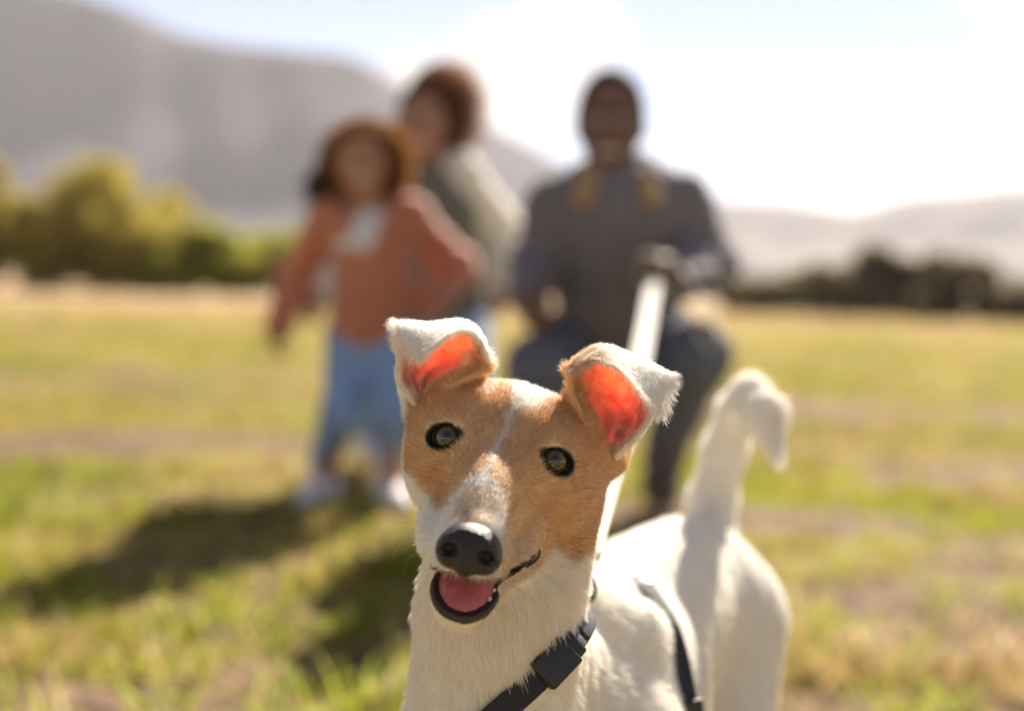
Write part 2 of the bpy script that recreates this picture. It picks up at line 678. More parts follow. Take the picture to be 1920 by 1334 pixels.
OL = [(.46, .40, .08), (.58, .46, .11), (.17, .15, .04), (.62, .50, .14)]
GR = [(.42, .42, .08), (.52, .48, .10), (.26, .27, .05)]
DK = [(.36, .31, .20), (.42, .35, .24), (.46, .38, .26), (.26, .23, .16)]
MID = [(.40, .36, .22), (.46, .40, .26), (.34, .30, .20)]
LG = 'shrubby trees along the left edge of the field'
tree('olive_tree', 'tall rounded yellow-green tree standing where the dark mountain meets the field', 185, 360, 300, 37, OL, 21, LG, nb=30, nleaf=17000)
tree('olive_tree', 'yellow-green tree cut by the picture edge beside the tall rounded tree', -70, 230, 285, 36, OL, 22, LG, nb=20, nleaf=10000)
tree('shrub', 'low green shrub next to the tall rounded yellow-green tree', 365, 250, 412, 36, GR, 23, LG, cat='shrub', nb=20, nleaf=9000)
tree('shrub', 'low green shrub ending the hedge beside the person in the rust cardigan', 505, 250, 428, 37, GR, 24, LG, cat='shrub', nb=20, nleaf=9000)
tree('shrub', 'small green shrub filling the foot of the tall rounded tree', 270, 180, 440, 35, GR, 26, LG, cat='shrub', nb=16, nleaf=6000)
tree('shrub', 'low green shrub glimpsed between the cream sweater and the charcoal sweater', 960, 230, 480, 40, GR, 25, LG, cat='shrub', nb=16, nleaf=5000)
RG = 'dark bushes along the far edge of the field'
for i, (px, w, top, D, c, lb) in enumerate([
        (1400, 130, 520, 27, MID, 'pale brownish low bush right beside the hand holding the leash'),
        (1485, 150, 506, 27, MID, 'low brown-green bush between the pale bush and the dark bushes'),
        (1565, 130, 496, 26, MID, 'flat-topped bush just before the tallest dark bush of the row'),
        (1640, 140, 464, 26, DK, 'tallest dark bush in the row under the pale hills'),
        (1715, 120, 490, 26, DK, 'dark bush filling the dip beside the tallest dark bush'),
        (1770, 120, 474, 25, DK, 'second tallest dark bush in the row under the hills'),
        (1835, 120, 488, 25, DK, 'dark bush at the stepped end of the tall dark row'),
        (1920, 150, 524, 24, DK, 'lower dark bush cut by the picture edge after the tall row')]):
    tree('bush', lb, px, w, top, D, c, 40 + i, RG, nb=18, nleaf=6000, size=.1, cat='bush')


# ------------------------------------------------------------------ grass
def grass(n_near, seed):
    g = np.random.default_rng(seed)
    # distance with density falling off, spread a little wider than the view
    Z = 1.35 * (26 / 1.35) ** (g.uniform(0, 1, n_near) ** .92)
    X = g.uniform(-1, 1, n_near) * (Z * .72 + .5)
    p = np.stack([X, Z, 0 * X], 1)
    patch = wave(p, 5, 2.2) + .8 * wave(p, 6, 7)
    green = wave(p, 8, 1.5) + .7 * wave(p, 9, 5)
    bare = soil_mask(p[:, 0], p[:, 1])
    keep = g.uniform(-1.6, 1.2, n_near) < patch + .4 - 2.6 * bare
    p, green, Z = p[keep], green[keep], Z[keep]
    n = len(p)
    p[:, 2] = ground_z(p[:, 0], p[:, 1]) - .004
    tuft = .62 + .8 * np.clip(wave(p, 12, 9), -.6, 1.3)
    L = g.lognormal(-3.25, .42, n) * tuft * (1 + Z * .015)
    L = np.clip(L, .012, .16)
    wd = g.uniform(.0011, .0026, n) * (1 + .22 * np.maximum(Z - 2, 0))
    az = g.uniform(0, 6.28, n)
    lean = g.uniform(.15, 1.1, n)
    d = np.stack([np.cos(az) * np.sin(lean), np.sin(az) * np.sin(lean), np.cos(lean)], 1)
    s = unit(np.cross(d, g.normal(size=(n, 3))))
    m = p + d * L[:, None] * .55
    dd = d.copy()
    dd[:, 2] -= g.uniform(.1, .9, n)
    tip = m + unit(dd) * L[:, None] * .5
    tip[:, 2] = np.maximum(tip[:, 2], .004)
    w = wd[:, None]
    V = np.stack([p - s * w, p + s * w, m + s * w * .8, m - s * w * .8, tip], 1).reshape(-1, 3)
    b = np.arange(n)[:, None] * 5
    f = np.concatenate([b + [0, 1, 2], b + [0, 2, 3], b + [3, 2, 4]])
    pal = np.array([(.22, .26, .025), (.31, .31, .035), (.37, .30, .05), (.48, .36, .13), (.52, .39, .19), (.36, .23, .11)])
    q = np.clip((1.7 - green * 1.7 + g.normal(0, .9, n) + 2.2 * sstep(11, 22, Z)), 0, 4.99)
    i = q.astype(int)
    c = pal[i] * (1 - (q - i))[:, None] + pal[i + 1] * (q - i)[:, None]
    c = c * .95 * g.uniform(.7, 1.3, (n, 1))
    return V, f, np.repeat(c, 5, 0)


def tufts(seed):
    """broad long blades growing in clumps on the near ground"""
    g = np.random.default_rng(seed)
    V, f, c = [], [], []
    n = 0
    for k in range(590):
        z = 1.7 + 2.6 * g.uniform() ** 1.6
        x = g.uniform(-.65, .65) * z
        lime = g.uniform() < .55
        for j in range(g.integers(5, 16)):
            b = np.array([x + g.normal(0, .02), z + g.normal(0, .02), -.003])
            L = g.uniform(.04, .13) * (1.2 if lime else .9)
            w = g.uniform(.0016, .0036)
            az, ln = g.uniform(0, 6.28), g.uniform(.15, .95)
            d = np.array([math.cos(az) * math.sin(ln), math.sin(az) * math.sin(ln), math.cos(ln)])
            s_ = unit(np.cross(d, g.normal(size=3)))
            col = np.array([(.34, .40, .04), (.42, .43, .06), (.28, .33, .03)][g.integers(3)] if lime else [(.60, .46, .24), (.50, .34, .18), (.62, .52, .32)][g.integers(3)]) * g.uniform(.8, 1.15)
            p = b.copy()
            ring = []
            for i, t in enumerate((0, .4, .75, 1)):
                q = b + d * L * t + np.array([0, 0, -1]) * L * .35 * t * t
                q[2] = max(q[2], .004 if i else -.003)
                ww = w * (1 - t * .92)
                ring += [q - s_ * ww, q + s_ * ww]
            V += ring
            c += [col] * 8
            for i in range(3):
                f.append((n + 2 * i, n + 2 * i + 1, n + 2 * i + 3, n + 2 * i + 2))
            n += 8
    return np.array(V), np.array(f), np.array(c)


gm = mat('grass_blade', attr='coat', rough=.55, transl=.5, spec=.25)
V, f, c = grass(520000, 3)
tag(mesh_obj('grass', V, f, gm, smooth=False, colors=c), 'short yellow-green and straw-dry grass covering the sunlit field', 'grass', kind='stuff')

V, f, c = tufts(17)
tag(mesh_obj('grass_tufts', V, f, gm, smooth=False, colors=c), 'long lime and straw blades standing in clumps on the near ground', 'grass', kind='stuff')

# ------------------------------------------------------------------ air
hz = bpy.data.materials.new('haze_air')
hz.use_nodes = True
nt = hz.node_tree
nt.nodes.remove(nt.nodes['Principled BSDF'])
pv = nt.nodes.new('ShaderNodeVolumePrincipled')
pv.inputs['Color'].default_value = (.95, .94, 1.0, 1)
pv.inputs['Density'].default_value = .00015
pv.inputs['Anisotropy'].default_value = .2
nt.links.new(pv.outputs[0], nt.nodes['Material Output'].inputs['Volume'])
lo, hi = np.array([-9300, -9300, -4.]), np.array([9300, 9300, 480.])
hv = [(x, y, z) for x in (lo[0], hi[0]) for y in (lo[1], hi[1]) for z in (lo[2], hi[2])]
haze = tag(mesh_obj('haze', hv, [(0, 1, 3, 2), (4, 6, 7, 5), (0, 4, 5, 1), (2, 3, 7, 6), (0, 2, 6, 4), (1, 5, 7, 3)], hz, smooth=False), kind='stuff')
# ------------------------------------------------------------------ people
def on_ground(px, py):
    d = CR @ np.array([(px - 960) / FPX, -(py - 667) / FPX, -1])
    t = -CAM_H / d[2]
    return CO + d * t


def skin_mat(name, c):
    return mat(name, attr='coat', rough=.85, spec=.08, sss=.15, radius=(1, .4, .25), sss_scale=.006)


def hand(F, wrist, d, side, curl, s):
    """palm and five fingers; d = pointing direction, side = towards the thumb, curl = towards the palm"""
    d = unit(np.asarray(d, float))
    side = unit(side - d * (side @ d))
    nrm = np.cross(d, side)
    nrm = nrm if nrm @ curl > 0 else -nrm
    F.cone(wrist, wrist + d * .045 * s, .022 * s, .026 * s, .012)
    kn = wrist + d * .085 * s
    F.ell(wrist + d * .05 * s, (.040 * s, .046 * s, .017 * s), .01, np.stack([side, d, nrm], 1))
    for i, (o, l) in enumerate(((.030, .068), (.010, .078), (-.010, .072), (-.029, .056))):
        a = kn + side * o * s - d * .008 * s
        b = a + unit(d * .75 + nrm * .65) * l * .55 * s
        c = b + unit(-d * .25 + nrm * .95) * l * .5 * s
        F.chain([a, b, c], [.0095 * s, .0088 * s, .0075 * s], .003)
    a = wrist + d * .03 * s + side * .030 * s
    b = a + unit(side * .7 + d * .6 + nrm * .4) * .036 * s
    c = b + unit(d * .6 + nrm * .8) * .03 * s
    F.chain([a, b, c], [.013 * s, .011 * s, .009 * s], .005)


def bounds(pts, m):
    pts = np.array(pts)
    return pts.min(0) - m, pts.max(0) + m


def person(name, label, J, skin, s, hair_c):
    """body: one continuous surface over the joints J"""
    root = tag(empty(name, (J['hip'][0], J['hip'][1], 0)), label, 'person', 'family playing behind the dog')
    lo, hi = bounds(list(J.values()), .16)
    lo[2] = max(lo[2], -.01)
    F = Field(lo, hi, .0065)
    hw, hd, hh = J['hs']
    up, fw = J['up'], J['fw']
    sd = np.cross(fw, up)
    M = np.stack([sd, fw, up], 1)
    c = J['head']
    F.ell(c + up * hh * .12, (hw, hd, hh * .9), .01, M)
    F.ell(c + up * hh * .40 - fw * hd * .05, (hw * .98, hd * .98, hh * .60), .01, M)
    F.ell(c - up * hh * .42 + fw * hd * .18, (hw * .74, hd * .76, hh * .58), .03 * s, M)     # jaw
    F.ell(c - up * hh * .12 + fw * hd * 1.0, (hw * .17, hd * .2, hh * .17), .015 * s, M)       # nose
    for q in (-1, 1):
        F.ell(c + sd * q * hw * 1.0 - up * hh * .08 - fw * hd * .05, (hw * .12, hd * .2, hh * .22), .006, M)   # ear
        F.ell(c + sd * q * hw * .40 + up * hh * .08 + fw * hd * 1.02, (hw * .2, hd * .16, hh * .09), .012, M, 'sub')
    F.ell(c - up * hh * .50 + fw * hd * .98, (hw * .34, hd * .12, hh * .07), .01, M)           # lips
    F.cone(c - up * hh * .55 - fw * hd * .15, J['neck'], .052 * s, .056 * s, .02)
    F.cone(J['neck'], J['chest'], .06 * s, .13 * s, .04)
    F.cone(J['chest'], J['belly'], .125 * s, .115 * s, .05)
    F.cone(J['belly'], J['hip'], .115 * s, .125 * s, .05)
    for q in 'LR':
        F.cone(J['chest'] * .5 + J['neck'] * .5, J['sh' + q], .07 * s, .055 * s, .05)
        F.chain([J['sh' + q], J['el' + q], J['wr' + q]], [.052 * s, .040 * s, .026 * s], .02)
        hdir = J.get('hand' + q, J['wr' + q] - J['el' + q])
        inward = (J['belly'] - J['wr' + q])
        hand(F, J['wr' + q], hdir, -fw * -1.0 + .3 * up, inward, s)
        F.chain([J['hp' + q], J['kn' + q], J['an' + q]], [.085 * s, .056 * s, .036 * s], .03)
        F.cone(J['an' + q], J['an' + q] + fw * .10 * s - [0, 0, .03 * s], .034 * s, .03 * s, .02)
    V, Q = F.mesh()
    V = relax(V, Q, 1)
    col = np.tile(np.array(skin, float), (len(V), 1))
    l = (V - c) @ M / np.array([hw, hd, hh])
    fr = l[:, 1] > .55
    col[(l[:, 2] > .30 - .25 * (l[:, 1] < .2)) & (l[:, 1] < .72 - .35 * np.maximum(l[:, 2], 0) + .25 * (l[:, 2] > .62)) & (np.abs(l).max(1) < 1.4)] = hair_c
    lips = fr & (np.abs(l[:, 0]) < .38) & (np.abs(l[:, 2] + .50) < .10)
    col[lips] = np.array(skin) * [1.1, .7, .7]
    col[lips & (np.abs(l[:, 2] + .50) < .05) & (np.abs(l[:, 0]) < .3)] = (.75, .72, .68)
    for q in (-1, 1):
        e = fr & (((l[:, 0] - q * .40) / .17) ** 2 + ((l[:, 2] - .08) / .07) ** 2 < 1)
        col[e] = (.55, .52, .5)
        e = fr & (((l[:, 0] - q * .40) / .07) ** 2 + ((l[:, 2] - .08) / .07) ** 2 < 1)
        col[e] = (.02, .015, .01)
        e = fr & (((l[:, 0] - q * .40) / .24) ** 2 + ((l[:, 2] - .24) / .045) ** 2 < 1)
        col[e] = hair_c
    mesh_obj('body', V, Q, skin_mat(name + '_skin', skin), root, colors=col)
    return root, M


def garment(name, parts, material, root, k=.03, res=.010, cut=None, fold=.004):
    """cloth surface: list of (a, b, ra, rb)"""
    pts = []
    for a, b, ra, rb in parts:
        pts += [a - ra, a + ra, b - rb, b + rb]
    lo, hi = bounds(pts, .04)
    F = Field(lo, hi, res)
    for a, b, ra, rb in parts:
        F.cone(a, b, ra, rb, k)
    if cut:
        for c in cut:
            F.add(c[0], c[1], c[2], .01, 'sub')
    V, Q = F.mesh()
    V = relax(V, Q, 1)
    N = vnormals(V, Q)
    w = wave(V * [1, 1, 2.2], 77, 26) + .5 * wave(V, 78, 60)
    V = V + N * (w * fold)[:, None]
    return mesh_obj(name, V, Q, material, root)


def shoe(ankle, fw, s, material, root, sole_mat):
    g = np.array([ankle[0], ankle[1], 0]) + np.array([0, 0, max(ankle[2] - .085 * s, .0)])
    fw = unit(np.array([fw[0], fw[1], 0]))
    sd = np.array([fw[1], -fw[0], 0])
    M = np.stack([sd, fw, [0, 0, 1]], 1)
    F = Field(g - .26 * s, g + .26 * s, .008)
    c = g + fw * .055 * s
    F.ell(c + [0, 0, .045 * s], (.047 * s, .135 * s, .045 * s), .01, M)
    F.cone(g + [0, 0, .05 * s], g + [0, 0, .11 * s], .048 * s, .043 * s, .03)
    F.add(lambda p: p[2] - (g[2] + .018 * s) + 0 * p[0] + 0 * p[1], g - .3, g + .3, .004, 'sub')
    V, Q = F.mesh()
    sh = mesh_obj('shoe', V, Q, material, root)
    F = Field(g - .26 * s, g + .26 * s, .007)
    F.ell(c + [0, 0, .02 * s], (.049 * s, .140 * s, .035 * s), .01, M)
    F.add(lambda p: (g[2] + .004 - p[2]) * -1 + 0 * p[0] + 0 * p[1], g - .3, g + .3, .004, 'sub')
    F.add(lambda p: (p[2] - g[2] - .024 * s) * -1 + 0 * p[0] + 0 * p[1], g - .3, g + .3, .004, 'sub')
    V, Q = F.mesh()
    o = mesh_obj('sole', V, Q, sole_mat, sh)
    o.matrix_parent_inverse = Matrix.Translation(-Vector(root.location))


curl_mat = hair_mat('head_hair_strand', transl=.5, gloss=.03)


def curls(centre, rad, M, n, ln, c, root, face_dir, seed, rr=.0009, front=.45, wind=None):
    g = np.random.default_rng(seed)
    d = unit(g.normal(size=(n * 2, 3)))
    ok = (d @ np.array([0, 1, 0]) < front) | (d[:, 2] > .62)
    d = d[ok][:n]
    n = len(d)
    p = centre + (d * rad) @ M.T
    nn = unit((d / rad) @ M.T)
    t = np.linspace(0, 1, 9)[None, :, None]
    u = unit(np.cross(nn, g.normal(size=(n, 3))))
    v = np.cross(nn, u)
    a = g.uniform(0, 6.28, (n, 1, 1)) + t * g.uniform(7, 13, (n, 1, 1))
    L = ln * g.uniform(.6, 1.2, (n, 1, 1))
    q = p[:, None] - nn[:, None] * .012 + nn[:, None] * t * L + (u[:, None] * np.cos(a) + v[:, None] * np.sin(a)) * ln * .16 * t ** .5
    q = q + np.array([0, 0, -1]) * t ** 2 * L * .5
    if wind is not None:
        q = q + np.asarray(wind) * t ** 1.5 * L
    cc = np.array(c) * g.uniform(.6, 1.4, (n, 1))
    return hair_obj('hair', q, cc, np.full(n, rr), np.full(n, rr * .5), curl_mat, root)


Z3 = np.array([0, 0, 1.])
knit_rust = mat('rust_knit', (.74, .27, .155), .9, var=.25, scale=60, sheen=.8, bump=.3, transl=.25)
cotton_white = mat('white_cotton', (.74, .72, .74), .9, var=.1, scale=40)
denim_light = mat('light_denim', (.27, .40, .68), .9, var=.25, scale=50, bump=.2)
denim_dark = mat('dark_denim', (.15, .165, .23), .9, var=.3, scale=50, bump=.2)
knit_grey = mat('charcoal_knit', (.21, .19, .22), .95, var=.25, scale=70, sheen=.1, bump=.4)
knit_cream_lit = mat('cream_knit_lit', (.90, .89, .80), .9, var=.08, scale=60, sheen=1.0, bump=.3, transl=.35)  # sleeves of the cream sweater, sunlight put into the paler colour
knit_cream_shade = mat('cream_knit_shade', (.17, .175, .15), .9, var=.2, scale=50, bump=.3)  # torso of the same sweater, its shade put into the dark colour
shirt_tan = mat('mustard_cloth', (.55, .36, .18), .85, var=.2, scale=40, transl=.2)
shoe_pale = mat('pale_shoe', (.85, .80, .84), .7, var=.15, scale=30)
shoe_dark = mat('brown_shoe', (.12, .08, .06), .6, var=.2, scale=30)
rubber = mat('shoe_sole', (.62, .60, .58), .8, var=.2, scale=40)


def fwd(J):
    f = CO - J['head']
    f[2] = 0
    return unit(f)


# ---- girl
J = {}
gl, gr_ = on_ground(600, 962), on_ground(728, 968)
D = 3.5
J['anL'], J['anR'] = gr_ + [0, .06, .065], gl + [0, .06, .065]
J['head'] = P(678, 308, D)
J['neck'] = P(690, 385, D + .03)
J['chest'] = P(698, 450, D + .02)
J['belly'] = P(704, 545, D + .03)
J['hip'] = P(692, 625, D + .02)
J['shL'], J['elL'], J['wrL'] = P(768, 408, D + .02), P(858, 502, D + .17), P(800, 575, D + .03)
J['shR'], J['elR'], J['wrR'] = P(622, 410, D + .02), P(552, 520, D + .06), P(524, 615, D)
J['hpL'], J['knL'] = P(722, 630, D + .02), P(752, 780, D - .10)
J['hpR'], J['knR'] = P(660, 630, D + .02), P(640, 775, D - .08)
J['hs'] = (.066, .078, .088)
J['up'] = unit(np.array([-.06, 0, 1]))
J['fw'] = unit(fwd(J) - J['up'] * (fwd(J) @ J['up']))
hs = J.pop('hs'); upv = J.pop('up'); fwv = J.pop('fw')


class JD(dict):
    def values(self):
        return [v for k, v in self.items() if k not in ('hs', 'up', 'fw', 'handL', 'handR')]


def JJ(J, hs, up, fw):
    J = JD(J)
    J['hs'], J['up'], J['fw'] = hs, up, fw
    return J


J = JJ(J, hs, upv, fwv)
girl, M = person('person', 'person in a rust cardigan and light blue jeans running with arms bent out', J, (.46, .24, .16), .62, (.05, .03, .02))
vn = P(690, 400, D)
V2 = lambda p: smax(np.abs(p[0] - vn[0]) - .055 * np.clip((p[2] - (vn[2] - .085)) / .085, 0, 1.3) + 0 * p[1] + 0 * p[2], p[1] - (vn[1] + .02) + 0 * p[0] + 0 * p[2], .005)
tor = [(J['chest'] + Z3 * .03, J['belly'], .100, .098), (J['belly'], J['hip'] + Z3 * .01, .098, .105)]
garment('cardigan', tor + [(J['chest'] + Z3 * .05, J['shL'], .06, .052), (J['chest'] + Z3 * .05, J['shR'], .06, .052),
                           (J['shL'], J['elL'], .052, .050), (J['elL'], J['wrL'], .050, .040), (J['shR'], J['elR'], .050, .044), (J['elR'], J['wrR'], .044, .036)],
        knit_rust, girl, res=.009, cut=[(V2, vn + [-.12, -.2, -.1], vn + [.12, .05, .1])])
garment('shirt', [(J['neck'] + Z3 * -.03, J['chest'], .050, .092), (J['chest'], J['belly'], .092, .085)], cotton_white, girl, res=.009)
garment('jeans', [(J['hip'], J['hip'] + [.01, 0, .05], .100, .095)] + sum([[(J['hp' + q], J['kn' + q], .062, .048), (J['kn' + q], J['an' + q] + Z3 * .05, .047, .038)] for q in 'LR'], []), denim_light, girl, res=.009)
for q in 'LR':
    shoe(J['an' + q], J['fw'] + np.array([-.35 if q == 'R' else .2, 0, 0]), .82, shoe_pale, girl, rubber)
curls(J['head'] + [.008, .02, .018], np.array([.078, .082, .082]), M, 4200, .055, (.30, .145, .045), girl, None, 61, rr=.0011)
hp = curls(P(604, 345, 3.52), np.array([.026, .026, .032]), M, 500, .04, (.05, .03, .02), girl, None, 64, rr=.0012, front=2)
hp.name = 'hair_puff'

# ---- woman
J = {}
D = 4.15
f1 = on_ground(690, 884)
J['head'] = P(790, 232, D - .05)
J['neck'] = P(800, 318, D)
J['chest'] = P(805, 405, D + .02)
J['belly'] = P(820, 510, D + .12)
J['hip'] = P(830, 592, D + .22)
J['shL'], J['elL'], J['wrL'] = P(856, 340, D + .02), P(930, 430, D + .24), P(940, 538, D + .08)
J['shR'], J['elR'], J['wrR'] = P(728, 362, D + .02), P(668, 470, D + .08), P(598, 545, D - .05)
J['hpL'], J['knL'], J['anL'] = P(862, 600, D + .2), P(872, 730, D), P(868, 860, D + .25)
J['hpR'], J['knR'], J['anR'] = P(795, 600, D + .2), P(735, 725, D), f1 + [0, .08, .10]
J['anL'][2] = .10
up = unit(np.array([.02, -.12, 1]))
f = unit(fwd(J) - up * (fwd(J) @ up))
J = JJ(J, (.070, .088, .112), up, f)
woman, M = person('person', 'person with wind-blown curly hair and a cream sweater with shade and sunlight put into its colours, bending behind the rust cardigan', J, (.38, .21, .15), .92, (.04, .025, .02))
garment('sweater_body', [(J['chest'] + Z3 * .03, J['belly'], .130, .125), (J['belly'], J['hip'], .125, .14), (J['neck'] - Z3 * .03, J['chest'], .08, .135)], knit_cream_shade, woman)  # front of the cream sweater, painted dark for the shade on it
for q in 'LR':
    garment('sleeve', [(J['chest'] * .45 + J['sh' + q] * .55 + Z3 * .035, J['sh' + q], .085, .082), (J['sh' + q], J['el' + q], .086, .076), (J['el' + q], J['wr' + q], .076, .062)], knit_cream_lit, woman)
garment('jeans', [(J['hip'], J['hip'] + [.01, 0, .05], .14, .13)] + sum([[(J['hp' + q], J['kn' + q], .095, .075), (J['kn' + q], J['an' + q] + Z3 * .03, .072, .06)] for q in 'LR'], []), denim_light, woman)
for q in 'LR':
    shoe(J['an' + q], J['fw'], .95, shoe_pale, woman, rubber)
curls(J['head'] + [.012, .02, .03], np.array([.070, .08, .088]), M, 4200, .062, (.28, .145, .085), woman, None, 62, rr=.0011, front=.25, wind=(.9, .1, .75))

# ---- man
J = {}
D = 3.42
J['head'] = P(1145, 232, D - .03)
J['neck'] = P(1150, 338, D + .02)
J['chest'] = P(1160, 430, D + .04)
J['belly'] = P(1158, 545, D + .14)
J['hip'] = P(1160, 635, D + .26)
J['shL'], J['elL'], J['wrL'] = P(1275, 385, D + .04), P(1328, 500, D + .02), P(1268, 528, D - .2)
J['shR'], J['elR'], J['wrR'] = P(1048, 395, D + .04), P(1006, 495, D + .08), P(992, 560, D - .12)
J['handL'] = P(1225, 510, D - .24) - J['wrL']
J['hpL'], J['knL'] = P(1222, 640, D + .24), P(1312, 668, D - .06)
J['anL'] = on_ground(1242, 962) + [0, .05, .10]
J['hpR'], J['knR'] = P(1098, 640, D + .24), P(1010, 690, D - .06)
J['anR'] = on_ground(1040, 965) + [0, .1, .10]
up = unit(np.array([.0, -.10, 1]))
f = unit(fwd(J) - up * (fwd(J) @ up))
J = JJ(J, (.078, .095, .128), up, f)
man, M = person('person', 'person in a charcoal sweater and dark jeans crouching and holding the white leash', J, (.20, .12, .105), 1.0, (.012, .01, .01))
garment('sweater', [(J['chest'] + Z3 * .03, J['belly'], .165, .155), (J['belly'], J['hip'], .155, .16), (J['chest'] + Z3 * .075, J['shL'], .085, .08), (J['chest'] + Z3 * .075, J['shR'], .085, .08),
                    (J['shL'], J['elL'], .080, .068), (J['elL'], J['wrL'], .068, .050), (J['shR'], J['elR'], .080, .068), (J['elR'], J['wrR'], .066, .048)], knit_grey, man, fold=.006)
cc = J['neck'] + Z3 * .005
garment('collar', [(cc + [q * .05, -.06, .005], cc + [q * .082, -.135, -.055], .040, .028) for q in (-1, 1)] + [(cc + [-.05, .03, .0], cc + [.05, .03, .0], .045, .045), (cc + [.05, .03, 0], cc + [.055, -.05, -.01], .04, .034), (cc + [-.05, .03, 0], cc + [-.055, -.05, -.01], .04, .034)], shirt_tan, man, k=.015)
garment('jeans', [(J['hip'], J['hip'] + [.0, 0, .04], .155, .15)] + sum([[(J['hp' + q], J['kn' + q], .100, .076), (J['kn' + q], J['an' + q] + Z3 * .03, .072, .055)] for q in 'LR'], []), denim_dark, man, fold=.006)
for q in 'LR':
    shoe(J['an' + q], J['fw'], 1.05, shoe_dark, man, rubber)
curls(J['head'] + [0, .012, .022], np.array([.084, .100, .112]), M, 9000, .012, (.03, .024, .024), man, None, 63, rr=.0012, front=.35)
MAN_HAND = J['wrL'] + unit(J['handL']) * .07
# ------------------------------------------------------------------ the dog
# head frame (millimetres): x to the viewer's right, y away from the viewer, z up; origin midway between the eyes
DEYE = .80
EYE = P(939, 844, DEYE)
view = unit(EYE - CO)
HY = view
HX = unit(np.cross(HY, np.array([0, 0, 1.])))
HZ = np.cross(HX, HY)
H0 = np.stack([HX, HY, HZ], 1)


def rotm(ax, deg):
    return np.array(Matrix.Rotation(R(deg), 3, ax))


HROLL, HYAW = 11.2, -3.8
RH0 = H0 @ rotm('Y', HROLL)              # rolled frame
RH = RH0 @ rotm('Z', HYAW)               # and turned a little to the viewer's left


def toH(p):
    return (p - EYE) @ RH * 1000


def fromH(q):
    return np.asarray(q) / 1000 @ RH.T + EYE


def eye_rot(s):
    return rotm('Z', s * 17) @ rotm('Y', s * 6)


EYEC = np.array([30., 5.5, 0.])
EYER = 11.0
MC = (-9., -45.)                          # mouth corner (y, z)
UD = unit(np.array([-67., -25.]))         # upper lip line direction in (y, z)
LD = unit(np.array([-40., -41.]))         # lower lip line


def head_sdf(q):
    """q = (x, y, z) arrays in head millimetres"""
    x, y, z = q
    ax = np.sqrt(x * x + 4)
    p = (ax, y, z)
    d = ell(p, (0, 48, -1), (55, 58, 38))                       # skull
    d = smin(d, ell(p, (0, 37, 10), (42, 34, 25)), 14)         # forehead
    d = smin(d, ell(p, (33, 34, -10), (22, 37, 35)), 18)       # cheek
    d = smin(d, ell(p, (27, 14, 7), (18, 15, 12)), 9)         # brow
    d = smin(d, ell(p, (31, 8, -2), (17, 14, 14)), 8)          # eye region
    d = smin(d, cone((x, y, z), (0, 6, -14), (0, -54, -51), 25, 18.5), 12)   # muzzle
    d = smin(d, ell(p, (0, -22, -20), (15, 34, 13), rotm('X', 33)), 10)      # bridge
    d = smin(d, ell(p, (10.5, -50, -60), (10.8, 21, 11.5), rotm('X', 24)), 7)    # flews
    d = smin(d, ell(p, (22, -18, -47), (12, 30, 14), rotm('X', 28)), 9)      # lip sides
    # shallow furrow on the forehead and hollow under the eyes
    d = smax(d, -ell((x, y, z), (0, -12, 26), (3.5, 16, 26), rotm('X', -35)), 9)
    # lower jaw
    j = cone((x, y, z), (0, 18, -54), (0, -34.5, -82.0), 23, 17.2)
    j = smin(j, ell(p, (23, 10, -46), (15, 26, 18), rotm('X', 30)), 14)
    # open mouth: wedge between the two lip lines
    ry, rz = y - MC[0], z - MC[1]
    up = ry * UD[1] - rz * UD[0]           # > 0 above the upper line
    lo = ry * LD[1] - rz * LD[0]           # > 0 above the lower line
    up = up - .00022 * (np.abs(x) - 3) ** 2 * 12 * (np.abs(x) < 40) + 1.6
    up = up - 2.2 * np.exp(-(x / 3.0) ** 2)
    up = up + 16 * sstep(-13, -25, x)       # the left lip hangs over its corner
    up = up + 2.5 * sstep(20, 30, x)
    wedge = smax(up, -lo, 2)               # negative inside the gap
    d = smax(d, -wedge, 3)
    jw = smax(j, -wedge, 2.5)
    # trough for the tongue
    t0 = np.array([0, MC[0] + LD[0] * 16, MC[1] + LD[1] * 16])
    t1 = np.array([0, MC[0] + LD[0] * 42.5, MC[1] + LD[1] * 42.5])
    jw = smax(jw, -cone((x, y, z), t0, t1, 14, 13.0), 2)
    d = smin(d, jw, 5)
    # throat cavity
    d = smax(d, -ell((x, y, z), (0, -22, -60), (15, 22, 9), rotm('X', 33)), 3)
    # eyes
    for s in (-1, 1):
        er = eye_rot(s)
        c = EYEC * [s, 1, 1]
        d = smax(d, -(np.sqrt((x - c[0]) ** 2 + (y - c[1]) ** 2 + (z - c[2]) ** 2) - EYER - .1), .6)
        o = c + er @ np.array([0, -11, 0.2])
        r2 = er @ rotm('Y', s * 14)
        d = smax(d, -ell((x, y, z), o, (8.9, 9, 6.5), r2), 1.5)
    return d


# spine of the dog (metres)
def G(px, d, h):
    """column px of the picture at distance d, height h above the field"""
    q = P(px, 600, d)
    q[2] = h
    return q


